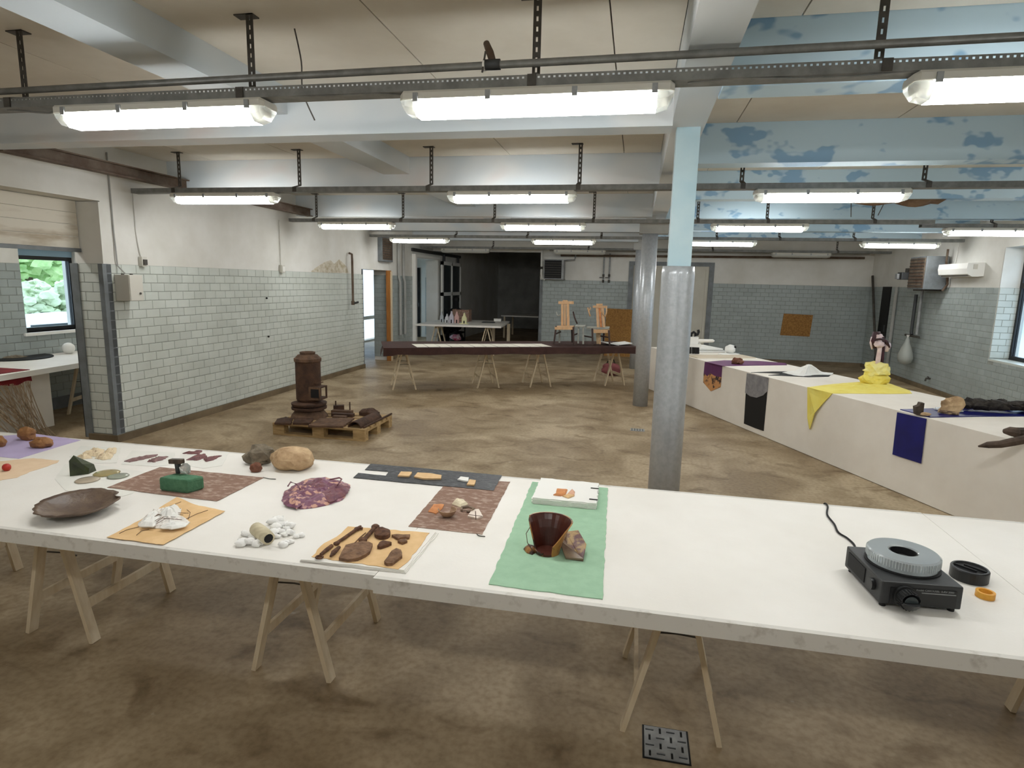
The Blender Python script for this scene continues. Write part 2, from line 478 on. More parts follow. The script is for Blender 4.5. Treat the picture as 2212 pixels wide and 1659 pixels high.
def tile_field(parent, org, ang, u0, u1, z0, z1, m, holes=(), budget=300, course=0.1, length=0.2, gap=0.006):
    """glazed tiles in running bond; org is where u = 0, ang turns u from +x; faces outward along -y of that frame"""
    R = Matrix.Rotation(ang, 3, 'Z'); org = Vector(org)
    gb = MB()
    gz = [(u0, u1, z0, z1)]
    for h in holes:
        nz = []
        for a, b, c, d in gz:
            ha, hb, hc, hd = h
            if ha >= b or hb <= a or hc >= d or hd <= c: nz.append((a, b, c, d)); continue
            if ha > a: nz.append((a, ha, c, d))
            if hb < b: nz.append((hb, b, c, d))
            if hc > c: nz.append((max(a, ha), min(b, hb), c, hc))
            if hd < d: nz.append((max(a, ha), min(b, hb), hd, d))
        gz = nz
    for a, b, c, d in gz:
        vs = [org + R @ Vector((x, y, z)) for z in (c, d) for x, y in ((a, -0.003), (b, -0.003), (b, 0.0), (a, 0.0))]
        gb.add(vs, [(3, 2, 1, 0), (4, 5, 6, 7), (0, 1, 5, 4), (1, 2, 6, 5), (2, 3, 7, 6), (3, 0, 4, 7)])
    gb.build('grout_bed', 'grout', parent)
    rects = []
    k = 0; z = z1
    while z - 0.03 > z0:
        lo = max(z0, z - course)
        u = u0 - (length / 2 if k % 2 else 0)
        while u < u1 - 0.004:
            rs = [(max(u, u0), min(u + length, u1), lo, z)]
            for h in holes:
                nr = []
                for a, b, c, d in rs:
                    ha, hb, hc, hd = h
                    if ha >= b or hb <= a or hc >= d or hd <= c: nr.append((a, b, c, d)); continue
                    if ha > a: nr.append((a, ha, c, d))
                    if hb < b: nr.append((hb, b, c, d))
                    if ha <= a and hb >= b:
                        if hc > c: nr.append((a, b, c, hc))
                        if hd < d: nr.append((a, b, hd, d))
                rs = nr
            for a, b, c, d in rs:
                if b - a > 0.02 and d - c > 0.02:
                    p = org + R @ Vector(((a + b) / 2, -0.003, (c + d) / 2))
                    rects.append((0 if in_view(p) else 1, (p - Vector((0, 0, CAM_H))).length, p, b - a - gap, d - c - gap))
            u += length
        z -= course; k += 1
    rects.sort(key=lambda r: (r[0], r[1]))
    po = world_of(parent); rest = MB()
    for i, (vis, dist, p, w, h) in enumerate(rects):
        if i < budget and not vis:
            o = bpy.data.objects.new('tile', tile_mesh(w, h, m)); COL.objects.link(o)
            o.parent = parent; o.location = p - po; o.rotation_euler = (0, 0, ang)
        else:
            me = tile_mesh(w, h, m)
            rest.add([p + R @ v.co for v in me.vertices], [tuple(f.vertices) for f in me.polygons])
    if rest.v:
        rest.build('tiling', m, parent, kind='stuff')

H = math.pi / 2
tile_field(wall_left, (XL, 0, 0), H, 5.52, 11.74, ZB, ZT, 'tile')
wall_left_far = structure('wall_left_far', MB().box((XL - 0.05, 13.08, 0.02), (XL + 0.004, 14.6, 3.15)), 'plaster')
tile_field(wall_left_far, (XL + 0.004, 0, 0), H, 13.08, 14.6, ZB, ZT, 'tile_back')
trim_1 = structure('trim_1', MB().box((-5.9, 5.5, 0.0), (XL, 5.52, 2.58)), 'plaster')     # jamb face of the wide opening
tile_field(trim_1, (0, 5.5, 0), 0, -5.9, XL, ZB, ZT, 'tile')
trim_2 = structure('trim_2', MB().box((-5.9, 13.05, 0.0), (XL, 13.07, 2.05)), 'plaster')
tile_field(trim_2, (0, 13.05, 0), 0, -5.9, XL, ZB, ZT, 'tile_back')
tile_field(wall_right, (XR, 0, 0), -H, -16.19, -5.0, ZB, ZT, 'tile_back', holes=[(-10.85, -7.7, 0.81, 2.56), (-15.38, -14.92, 0, 1.96)])
tile_field(wall_back, (0, YB, 0), 0, -2.55, XR, ZB, ZT, 'tile_back', holes=[(-0.2, 1.88, 0, 2.45)])
tile_field(wall_outer_left, (-7.7, 0, 0), H, 3.8, 9.4, ZB, ZT, 'tile_back', holes=[(6.38, 7.24, 1.06, 2.14)])
tile_field(wall_annex_far, (0, 19.0, 0), 0, -6.78, -5.9, ZB, ZT, 'tile_back', budget=200)
# reveal of the right window is tiled too
trim_3 = structure('trim_3', MB().box((XR, 10.84, 0.81), (5.95, 10.855, 2.56)), 'plaster')
tile_field(trim_3, (0, 10.84, 0), 0, XR, 5.83, 0.83, ZT, 'tile')

# skirtings
structure('baseboard_left', boxes(((XL, 5.5, 0), (XL + 0.03, 11.74, ZB)), ((-5.9, 5.46, 0), (XL + 0.03, 5.5, ZB)), ((XL, 13.05, 0), (XL + 0.03, 14.62, ZB))), 'plinth')
structure('baseboard_right', boxes(((XR - 0.035, 2, 0), (XR, 14.92, ZB)), ((XR - 0.035, 15.38, 0), (XR, YB, ZB))), 'plinth')
structure('baseboard_back', boxes(((-2.55, YB - 0.035, 0), (-0.2, YB, ZB)), ((1.88, YB - 0.035, 0), (XR, YB, ZB))), 'plinth')
structure('baseboard_outer_left', boxes(((-7.7, 3.0, 0), (-7.66, 9.4, 0.16))), 'grey_steel_paint')

# steel corner guards on the wide opening and the doorways
trim_4 = structure('trim_4', boxes(((XL, 5.485, 0.03), (XL + 0.008, 5.585, ZT)), ((XL - 0.05, 5.477, 0.03), (XL + 0.008, 5.485, ZT))), 'grey_steel_paint')
trim_5 = structure('trim_5', boxes(((-5.96, 5.477, 0.03), (-5.86, 5.487, ZT)), ((-5.96, 5.477, 0.03), (-5.952, 5.6, ZT))), 'grey_steel_paint')
trim_6 = structure('trim_6', boxes(((XL, 11.68, 0.02), (XL + 0.008, 11.75, 2.05)), ((-5.9, 11.742, 0.02), (XL + 0.008, 11.75, 2.05))), 'grey_steel_paint')
trim_7 = structure('trim_7', boxes(((-2.56, YB - 0.008, 0.02), (-2.47, YB, ZT)), ((-2.56, YB - 0.008, 0.02), (-2.552, YB + 0.3, ZT))), 'grey_steel_paint')
trim_8 = structure('trim_8', boxes(((XL, 14.56, 0), (XL + 0.1, 14.66, 2.5)), ((XL, 14.66, 2.44), (XL + 0.04, 16.7, 2.5))), 'white')
# timber boards closing the head of the wide opening
M['board'] = mat('dirty_white_boards', (222, 216, 202), (172, 156, 132), sc=2.6, rough=0.8, lo=0.5, hi=0.75, stretch=(1, 0.5, 2.5))
for i in range(4):
    z = 2.10 + i * 0.122
    MB().box((-5.86, 1.2, z), (-5.82, 5.49, z + 0.117)).build('board', 'board', wall_left)
MB().box((-5.87, 1.2, 2.06), (-5.8, 5.49, 2.098)).build('bottom_rail', 'grey_steel_paint', wall_left)

# ------------------------------------------------------------------ windows and doors
def window(name, x, y0, y1, z0, z1, t=0.05, mullion=None, inner=1):
    b = MB()
    b.box((x - 0.03, y0, z0), (x + 0.03, y0 + t, z1)); b.box((x - 0.03, y1 - t, z0), (x + 0.03, y1, z1))
    b.box((x - 0.03, y0 + t, z0), (x + 0.03, y1 - t, z0 + t)); b.box((x - 0.03, y0 + t, z1 - t), (x + 0.03, y1 - t, z1))
    if mullion: b.box((x - 0.03, y0 + t, mullion - t * 0.7), (x + 0.03, y1 - t, mullion + t * 0.7))
    w = structure(name, b, 'black_frame')
    zs = [z0 + t] + ([mullion - t * 0.7, mullion + t * 0.7] if mullion else []) + [z1 - t]
    for i in range(0, len(zs), 2):
        MB().box((x - 0.004, y0 + t, zs[i]), (x + 0.004, y1 - t, zs[i + 1])).build('pane', 'glass', w)
    return w
w1 = window('window_1', -7.86, 6.38, 7.24, 1.06, 2.05, 0.05)
MB().box((-7.9, 6.38, 2.05), (-7.82, 7.24, 2.14)).build('blind_box', mat('pale_blue_blind', (150, 180, 200), rough=0.6), w1)
MB().box((-7.95, 6.33, 1.02), (-7.66, 7.29, 1.06)).build('window_sill', 'white', w1)
w2 = window('window_2', 5.85, 7.7, 10.85, 0.83, 2.55, 0.06, mullion=1.98)
MB().box((5.54, 7.7, 0.8), (5.94, 10.84, 0.83)).build('window_sill', 'tile', w2)
MB().box((5.81, 9.3, 0.89), (5.89, 9.37, 2.49)).build('mullion', 'black_frame', w2)
w3 = structure('window_3', boxes(((-7.85, 15.4, 0), (-7.8, 15.46, 2.3)), ((-7.85, 18.14, 0), (-7.8, 18.2, 2.3)), ((-7.85, 15.4, 2.24), (-7.8, 18.2, 2.3)), ((-7.85, 15.4, 0), (-7.8, 18.2, 0.05)), ((-7.86, 15.4, 0.66), (-7.79, 18.2, 0.76))), 'white')
MB().box((-7.83, 15.46, 0.76), (-7.82, 18.14, 2.24)).build('pane', 'glass', w3)
MB().box((-7.83, 15.46, 0.05), (-7.82, 18.14, 0.66)).build('pane', 'glass', w3)
# wide cream door in the back wall
d1 = structure('door_1', boxes(((-0.22, YB - 0.03, 0), (-0.1, YB + 0.1, 2.46)), ((1.78, YB - 0.03, 0), (1.9, YB + 0.1, 2.46)), ((-0.1, YB - 0.03, 2.36), (1.78, YB + 0.1, 2.46))), 'grey_steel_paint')
MB().box((-0.1, YB + 0.0, 0.02), (1.78, YB + 0.06, 2.36)).build('door_leaf', 'cream_door', d1)
_t = MB()
for x in (-0.08, 1.70): _t.box((x, YB - 0.02, 0.05), (x + 0.06, YB + 0.0, 2.34))
_t.box((-0.02, YB - 0.02, 2.28), (1.70, YB, 2.34)); _t.box((1.2, YB - 0.015, 0.05), (1.23, YB, 2.28))
_t.build('leaf_batten', 'cream_door', d1)
# sliding glazed door leaf hanging on its track beside the far opening
d2 = structure('door_2', boxes(((XL + 0.05, 16.7, 0.05), (XL + 0.11, 16.8, 2.4)), ((XL + 0.05, 18.5, 0.05), (XL + 0.11, 18.6, 2.4)), ((XL + 0.05, 17.6, 0.05), (XL + 0.11, 17.68, 2.4)),
     ((XL + 0.05, 16.7, 2.3), (XL + 0.11, 18.6, 2.4)), ((XL + 0.05, 16.7, 1.42), (XL + 0.11, 18.6, 1.52)), ((XL + 0.05, 16.7, 0.05), (XL + 0.11, 18.6, 0.3))), 'white')
for y0, y1 in ((16.8, 17.6), (17.68, 18.5)):
    for z0, z1 in ((0.3, 1.42), (1.52, 2.3)):
        MB().box((XL + 0.075, y0, z0), (XL + 0.085, y1, z1)).build('pane', 'glass_dark', d2)
for y in (16.95, 18.35):
    MB().box((XL + 0.03, y, 2.38), (XL + 0.09, y + 0.06, 2.6)).build('roller_hanger', 'dark_steel', d2)
MB().box((XL, 14.5, 2.56), (XL + 0.06, 18.7, 2.64)).build('track', 'dark_steel', d2)
d3 = structure('door_3', MB().box((-7.3, 18.95, 0), (-6.95, 19.0, 2.25)), 'black')
MB().box((-7.0, 18.93, 1.0), (-6.97, 18.95, 1.12)).build('door_handle', 'dark_steel', d3)
# leaf and timber post of the doorway in the left wall
wp = thing('timber_post', 'tall orange timber post standing at the narrow doorway', 'post', (-5.52, 13.0, 0))
MB().box((-5.548, 12.93, 0), (-5.46, 13.03, 2.05)).build('post_board', 'orange_wood', wp)
MB().box((-5.455, 12.96, 0.0), (-5.44, 13.04, 2.03)).build('edge_strip', 'pine', wp)

# ------------------------------------------------------------------ outdoors, seen through the windows
structure('ground_outside', MB().box((-60, -30, -0.5), (-8.3, 60, -0.4)), mat('pale_paving', (226, 226, 222), (210, 210, 206), sc=1, rough=0.9))
structure('ground_outside_right', MB().box((6.3, -30, -0.5), (60, 60, -0.4)), mat('pale_paving_right', (190, 200, 205), rough=0.9))
M['leaf'] = mat('pale_green_leaves', (150, 190, 120), (196, 222, 160), sc=3, rough=0.8, bump=0.4, bsc=8)  # two pale green leaf tones mixed by noise
M['leaf2'] = mat('bluish_leaves', (190, 206, 168), (216, 226, 200), sc=3, rough=0.8, bump=0.4, bsc=8)
def bush(name, label, c, r, m, seed):
    t = thing(name, label, 'bush', (c[0], c[1], -0.4))
    MB().tube([(c[0], c[1], -0.4), (c[0], c[1], c[2])], 0.12, 8).build('trunk', 'rust_beam', t)
    q = random.Random(seed); b = MB()
    for i in range(220):
        d_ = Vector((q.gauss(0, 1), q.gauss(0, 1), q.gauss(0, 1))).normalized() * r * q.uniform(.55, 1.0)
        s_ = r * q.uniform(.07, .17)
        b.blob((c[0] + d_.x, c[1] + d_.y, c[2] + d_.z * .75), (s_, s_, s_ * .7), seed + i, 0.6, 3.5, 2)
    b.build('foliage', m, t, smooth=False)
bush('leafy_bush', 'light green leafy tree outside the left window', (-19.5, 16.4, 3.0), 2.4, 'leaf', 3)
bush('leafy_bush', 'bluish green bush low outside the left window', (-16.2, 13.9, 0.75), 1.25, 'leaf2', 11)
bush('leafy_bush', 'dense green tree far outside the left window', (-25, 20.5, 4.2), 3.0, 'leaf', 21)
hs = thing('house', 'pale house with two dark windows beyond the trees', 'house', (-31, 27, -0.4))
MB().box((-36, 22, -0.4), (-30.5, 33, 4.2)).build('house_wall', mat('cream_render', (226, 214, 196), rough=0.9), hs)
for y in (24.3, 26.6, 28.9): MB().box((-30.52, y, 1.6), (-30.46, y + 1.0, 3.2)).build('house_window', mat('slate_window', (120, 126, 150), rough=0.4), hs)
MB().prism([(-36.5, 21.5), (-30, 21.5), (-30, 33.5), (-36.5, 33.5)], 4.2, 4.5).build('roof', 'rust_beam', hs)
cr = thing('parked_car', 'pale parked car low outside the left window', 'car', (-12.5, 10.6, -0.4))
_b = MB()
_b.loft([[Vector((x, y, z)) for x, z in ((-13.2, -0.1), (-11.8, -0.1), (-11.8, zt), (-12.0, zt + dz), (-13.0, zt + dz), (-13.2, zt))]
         for y, zt, dz in ((8.6, 0.25, 0.06), (9.4, 0.36, 0.1), (9.9, 0.4, 0.5), (11.6, 0.4, 0.55), (12.3, 0.36, 0.2), (12.7, 0.3, 0.05))])
_b.build('car_body', mat('white_car_paint', (232, 236, 240), rough=0.3), cr, smooth=True)
MB().box((-11.9, 9.95, 0.5), (-11.84, 11.5, 0.78)).build('side_window', 'glass_dark', cr)
for y in (9.2, 12.0):
    MB().lathe([(0.0, -0.1), (0.3, -0.1), (0.3, 0.1), (0.0, 0.1)], (-11.85, y, -0.1), 20, axis='x').build('wheel', 'black', cr)
_bl = thing('office_block', 'pale grey building seen through the right window', 'building', (26, 35, -0.4))
MB().box((24, 10, -0.4), (28, 60, 3.2)).build('block_wall', mat('pale_blue_render', (206, 216, 226), rough=0.9), _bl)
for y in range(12, 44, 4): MB().box((23.95, y, 0.8), (24.0, y + 2.2, 2.2)).build('block_window', 'glass_dark', _bl)
# ------------------------------------------------------------------ columns
M['sleeve'] = mat('mottled_steel_sleeve', (186, 190, 194), (172, 177, 181), sc=30, rough=0.32, metal=0.25, bump=0.12, bsc=60)
c1 = thing('column', 'square pale blue column above a mottled steel sleeve, nearest the long white table', 'column', (0.275, 4.36, 0))
MB().box((0.2, 4.285, 1.986), (0.35, 4.435, 2.875)).build('painted_shaft', 'paint_column', c1)
secs = []
for z, k in ((0, 1.0), (1.0, 1.0), (1.93, 1.0), (1.985, 0.95)):
    ring = []
    for i in range(40):
        a = 2 * math.pi * i / 40 + math.radians(-78)
        r = 0.112 * k
        if min(i, 40 - i) < 1: r *= 0.88
        elif min(i, 40 - i) < 2: r *= 0.96
        ring.append(Vector((0.275 + r * math.cos(a), 4.36 + r * math.sin(a), z)))
    secs.append(ring)
MB().loft(secs).build('steel_sleeve', 'sleeve', c1, smooth=True)
def round_column(x, y, label, zt=2.62, r=0.115):
    c = thing('column', label, 'column', (x, y, 0))
    MB().lathe([(r, 0), (r, 1.4), (r, zt)], (x, y, 0), 28).build('steel_sleeve', 'sleeve', c, smooth=True)
    MB().obox((x + 0.05, y, zt + 0.06), (0.42, 0.26, 0.14)).build('capital', 'plaster_grey', c)
    MB().box((x - 0.07, y - 0.07, zt + 0.13), (x + 0.07, y + 0.07, 2.875)).build('shaft_head', 'plaster_grey', c)
    return c
round_column(0.155, 9.46, 'round steel sleeved column at the end of the brown cloth table')
round_column(0.05, 13.75, 'farthest round grey column, beside the cream door', 2.62)

# ------------------------------------------------------------------ strip lamps
LL = 1.27
def make_lamp(lit=True):
    root = thing('strip_lamp', 'lamp', 'lamp')
    def sec(x, w, z0, z1, ch):
        return [Vector((x, y, z)) for y, z in ((-w / 2, z1), (-w / 2, z0 + ch), (-w / 2 + ch, z0), (w / 2 - ch, z0), (w / 2, z0 + ch), (w / 2, z1))]
    a = LL / 2
    def hs(x, w, z1, ch):
        return [Vector((x, y, z)) for y, z in ((-w / 2, 0), (w / 2, 0), (w / 2, z1 - ch), (w / 2 - ch, z1), (-w / 2 + ch, z1), (-w / 2, z1 - ch))]
    MB().loft([hs(-a, 0.11, 0.03, 0.01), hs(-a + 0.02, 0.15, 0.04, 0.012), hs(a - 0.02, 0.15, 0.04, 0.012), hs(a, 0.11, 0.03, 0.01)]).build('housing', 'lamp_body', root)
    e = a - 0.075
    MB().loft([sec(-e, 0.135, -0.068, -0.001, 0.03), sec(e, 0.135, -0.068, -0.001, 0.03)]).build('diffuser', 'lamp_glow' if lit else 'lamp_off', root)
    for s in (-1, 1):
        ce = MB().loft([sec(s * (e + 0.001), 0.135, -0.068, -0.001, 0.03), sec(s * (a - 0.025), 0.13, -0.055, -0.001, 0.028), sec(s * (a - 0.004), 0.11, -0.02, -0.001, 0.01)]).build('clear_end', 'lamp_end' if lit else 'lamp_off', root)
        MB().box((s * (e + 0.03) - 0.014, -0.035, -0.03), (s * (e + 0.03) + 0.014, 0.035, -0.002)).build('tube_socket', 'lamp_body', ce)
        for x in (-0.55, -0.2, 0.2, 0.55):
            MB().box((x - 0.012, s * 0.078 - 0.006, -0.014), (x + 0.012, s * 0.078 + 0.006, 0.026)).build('clip', 'galv', root)
    return root
lamp_lit = make_lamp(True)
_first = [True]
def lamp(x_left, y, z, label, group):
    if _first[0]:
        o = lamp_lit; _first[0] = False
    else:
        o = copy_tree(lamp_lit)
    o.location = (x_left + LL / 2, y, z)
    tag(o, label, 'lamp', group)
    return o
ROWS = {1: 2.94, 2: 5.96, 3: 9.04, 4: 12.04}
g = 'lit strip lamps under the cable trays'
ZL = 2.70
pos = ['left of the three nearest', 'middle of the three nearest, by the girder', 'right of the three nearest']
for x, w in ((-3.145, 'large glowing strip lamp nearest the camera on the left'), (-1.155, 'large glowing strip lamp nearest the camera in the middle'), (1.055, 'large glowing strip lamp nearest the camera on the right')):
    lamp(x, ROWS[1], 2.693, w, g)
for x, w in ((-5.03, 'lit strip lamp of second row, beside the left white wall'), (-1.885, 'lit strip lamp of second row, middle, left of the blue column'), (0.99, 'lit strip lamp of second row, right of the blue column')):
    lamp(x, ROWS[2], 2.683, w, g)
lamp(4.1, ROWS[2], 2.683, 'lit strip lamp of second row, at the right window', g)
for x, w in ((-5.0, 'lit strip lamp of third row, over the stove side wall'), (-2.04, 'lit strip lamp of third row, middle, left of the columns'), (0.965, 'lit strip lamp of third row, just right of the columns')):
    lamp(x, ROWS[3], 2.685, w, g)
lamp(4.15, 9.66, ZL, 'lit strip lamp close to the right wall above the window', g)
for x, w in ((-5.06, 'farthest row lit strip lamp, leftmost, above the narrow doorway'), (-2.09, 'farthest row lit strip lamp, second from left'), (0.855, 'farthest row lit strip lamp, half behind the blue column'), (3.87, 'farthest row lit strip lamp, above the corner heater')):
    lamp(x, ROWS[4], 2.675, w, g)
lamp_dark = make_lamp(False)
for i, (x, w) in enumerate(((-4.95, 'unlit strip lamp before the dark store, left'), (-2.05, 'unlit strip lamp near the hanging back wall heater'), (3.0, 'unlit strip lamp along the back wall, right of the columns'))):
    o = lamp_dark if i == 0 else copy_tree(lamp_dark)
    o.location = (x + LL / 2, 15.1, 2.63); tag(o, w, 'lamp', 'unlit strip lamps of the last row')

# ------------------------------------------------------------------ cable trays with slotted hangers
def hanger_mesh(x, y, zt):
    b = MB(); w = 0.038; top = ZC
    n = 8; z0 = zt + 0.03
    for s in (-1, 1): b.box((x + s * (w / 2 - 0.007) - 0.007, y + 0.05, z0), (x + s * (w / 2 - 0.007) + 0.007, y + 0.056, top))
    for i in range(n + 1):
        z = z0 + (top - z0) * i / n
        b.box((x - w / 2 + 0.014, y + 0.05, max(z0, z - 0.011)), (x + w / 2 - 0.014, y + 0.056, min(top, z + 0.011)))
    b.box((x - w / 2 - 0.07, y + 0.05, top - 0.006), (x + w / 2, y + 0.11, top))
    b.bar((x, y + 0.053, z0), (x, y - 0.058, zt - 0.002), 0.04, 0.006)
    b.box((x - 0.02, y - 0.062, zt - 0.049), (x + 0.02, y - 0.056, zt))
    return b
def cable_tray(y, zb, x0, x1, hangers, label, perforated=False, rest=None):
    zt = zb + 0.05
    t = thing('cable_tray', label, 'cable tray', ((x0 + x1) / 2, y, zb))
    MB().box((x0, y - 0.05, zb), (x1, y + 0.05, zb + 0.003)).build('tray_bottom', 'galv_dark', t)
    for s in (-1, 1):
        b = MB(); yy = y + s * 0.05
        if perforated and s < 0:
            b.box((x0, yy - 0.002, zb), (x1, yy, zb + 0.034)); b.box((x0, yy - 0.002, zb + 0.043), (x1, yy, zt))
            x = x0
            while x < x1:
                b.box((x, yy - 0.002, zb + 0.034), (min(x1, x + 0.014), yy, zb + 0.043)); x += 0.024
        else:
            b.box((x0, yy - 0.001, zb), (x1, yy + 0.001, zt))
        b.build('tray_side', 'galv_dark', t)
    for x in hangers:
        hanger_mesh(x, y, zt).build('hanger', 'hanger', t)
    return t
cable_tray(ROWS[1], 2.735, -5.5, 5.5, [-4.87, -3.44, -2.01, -0.52, 0.95, 2.4, 3.85], 'perforated cable tray carrying the three nearest strip lamps', True)
cable_tray(ROWS[2], 2.725, -5.52, 5.5, [Y(u, 380, 5.96).x for u in (380, 641, 928, 1251, 1605, 2003)] + [4.1], 'second cable tray from the camera, starting at the left wall')
cable_tray(ROWS[3], 2.727, -5.5, 3.75, [Y(u, 455, 9.04).x for u in (680, 868, 1067, 1283, 1509, 1660, 1890)], 'third cable tray, ending in a bent loose end on the right')
cable_tray(9.66, 2.742, 3.85, 5.5, [4.75], 'short cable tray stub over the lamp by the right wall')
cable_tray(ROWS[4], 2.717, -5.5, 5.5, [Y(u, 495, 12.04).x for u in (985, 1140, 1300, 1550, 1686, 1848)], 'cable tray of the farthest lit lamp row')
cable_tray(15.1, 2.672, -5.5, 5.5, [-3.6, -1.2, 1.7, 4.4], 'last cable tray close to the back wall with unlit lamps')

# conduit pipe above the first tray, with its side valve
pp = thing('conduit_pipe', 'long grey pipe running above the nearest cable tray', 'pipe', (0, 2.9, 2.84))
MB().tube([(-5.5, 2.9, 2.812), (5.5, 2.9, 2.868)], 0.017, 12).build('pipe_run', 'galv_dark', pp, smooth=True)
vx = Y(1060, 138, 2.9).x
MB().tube([(vx - 0.03, 2.9, 2.838), (vx + 0.045, 2.9, 2.838)], 0.024, 12).build('tee_fitting', 'dark_steel', pp, smooth=True)
MB().tube([(vx + 0.01, 2.9, 2.85), (vx - 0.01, 2.92, 2.9), (vx - 0.035, 2.95, 2.95)], [0.016, 0.018, 0.015], 10).build('valve_stub', 'rust_beam', pp, smooth=True)
MB().bar((vx - 0.035, 2.88, 2.80), (vx - 0.02, 2.88, 2.89), 0.008, 0.005).build('valve_lever', 'hanger', pp)
MB().tube([(vx - 0.035, 2.9, 2.838), (vx - 0.025, 2.9, 2.838)], 0.026, 12).build('white_ring', 'white', pp, smooth=True)

def cable(name, label, pts, r, m='hanger', n=6, group=None):
    P = [Vector(p) for p in pts]; out = []
    for i in range(len(P) - 1):
        p0, p1, p2, p3 = P[max(i - 1, 0)], P[i], P[i + 1], P[min(i + 2, len(P) - 1)]
        for k in range(6):
            t = k / 6
            out.append(0.5 * ((2 * p1) + (p2 - p0) * t + (2 * p0 - 5 * p1 + 4 * p2 - p3) * t * t + (3 * p1 - p0 - 3 * p2 + p3) * t ** 3))
    out.append(P[-1])
    return MB().tube(out, r, n).build(name, m, smooth=True, label=label, cat='cable', group=group)
cable('lamp_cable', 'thin cable sagging under the tray between the near left lamps', [(-3.5, 2.93, 2.735), (-3.3, 2.95, 2.72), (-3.22, 2.94, 2.715), (-3.19, 2.94, 2.725)], 0.005, 'galv_dark')
cable('lamp_cable', 'thin cable looping under the tray between middle and right near lamps', [(0.17, 2.92, 2.73), (0.35, 2.9, 2.737), (0.6, 2.9, 2.728), (0.85, 2.9, 2.727), (1.05, 2.9, 2.735), (1.16, 2.92, 2.725)], 0.005, 'galv_dark')
cable('lamp_cable', 'thin cable left of the middle near lamp', [(-1.75, 2.9, 2.737), (-1.5, 2.9, 2.733), (-1.3, 2.9, 2.735), (-1.15, 2.92, 2.728)], 0.004, 'galv_dark')
_a, _b2 = Y(638, 118, 3.2), Y(655, 293, 4.1)
cable('hanging_wire', 'single dark wire hanging from the ceiling before the first beam', [(_a.x, 3.2, ZC), (_a.x + 0.005, 3.25, 3.02), (_a.x - 0.02, 3.3, 2.88), (_a.x + 0.02, 3.35, 2.74)], 0.004)
_p = Y(2030, 440, 6.4)
for i, (x0, z0, x1, z1) in enumerate(((2.6, 3.0, 2.62, 2.8), (3.0, 3.0, 2.93, 2.82))):
    cable('hanging_wire', ['straight', 'bent'][i] + ' dark wire hanging between the beams on the right', [(x0, 8.6, ZC), (x0, 8.6, z0), (x1, 8.6, z1 - 0.03)], 0.005)

# rusty rails between the left beams
for y0, y1, w in ((4.32, 6.5, 'rusty steel rail near the ceiling above the left opening'), (6.7, 9.3, 'second rusty steel rail behind the second strip lamp, left')):
    t = thing('steel_rail', w, 'rail', (-5.3, (y0 + y1) / 2, 2.84))
    MB().box((-5.35, y0, 2.835), (-5.25, y1, 2.848)).build('lower_flange', 'rust_beam', t)
    MB().box((-5.306, y0, 2.848), (-5.294, y1, 2.942)).build('web', 'rust_beam', t)
    MB().box((-5.35, y0, 2.942), (-5.25, y1, 2.955)).build('upper_flange', 'rust_beam', t)
# torn brown paper flap under a right beam
b = MB(); q = []
for i in range(13):
    x = 2.35 + i * 0.075
    q.append((x, 7.68, 2.855 - 0.012 - 0.06 * abs(math.sin(i * 0.55)) * (0.4 + 0.6 * i / 12)))
vs = [(x, 7.6, 2.853) for x, y, z in q] + [(x, y + 0.1, z) for x, y, z in q]
b.add(vs, [(i, i + 1, 14 + i, 13 + i) for i in range(12)])
o = b.build('torn_paper', mat('brown_torn_paper', (96, 72, 52), (130, 104, 80), sc=8, rough=0.9), label='brown torn paper flap peeling from a beam on the right', cat='paper')
o.modifiers.new('thickness', 'SOLIDIFY').thickness = 0.003
# ------------------------------------------------------------------ trestles
def make_trestle(H, sx=0.195, sy=0.26):
    r = thing('trestle', 'trestle', 'trestle')
    for s in (-1, 1):
        for e in (-1, 1):
            MB().bar((s * sx, e * sy, 0), (s * 0.024, e * sy, H), 0.022, 0.05, side=(1, 0, 0)).build('leg', 'pine', r)
        k = 0.27; xs = s * (sx + (0.024 - sx) * k)
        MB().bar((xs, -sy + 0.025, H * k), (xs, sy - 0.025, H * k), 0.018, 0.045).build('stretcher', 'pine', r)
        MB().box((s * 0.024 - 0.011, -sy - 0.03, H - 0.05), (s * 0.024 + 0.011, sy + 0.03, H)).build('top_rail', 'pine', r)
    for e in (-1, 1):
        k = 0.62; xs = sx + (0.024 - sx) * k
        MB().tube([(-xs, e * (sy - 0.04), H * k), (0, e * (sy - 0.04), H * k + 0.006), (xs, e * (sy - 0.04), H * k)], 0.004, 6).build('spreader', 'hanger', r)
    return r
tr0 = make_trestle(0.699)
for i, (x, w) in enumerate(((-3.9, 'pine trestle at the far left under the long white table'), (-2.795, 'pine trestle under the long table, below the oval shell'),
                            (-1.49, 'pine trestle under the long table, below the cotton tufts'), (0.24, 'pine trestle beside the floor drain'), (1.955, 'pine trestle at the far right under the long white table'))):
    o = tr0 if i == 0 else copy_tree(tr0)
    o.location = (x, 2.59, 0); tag(o, w, 'trestle', 'trestles under the long white table')

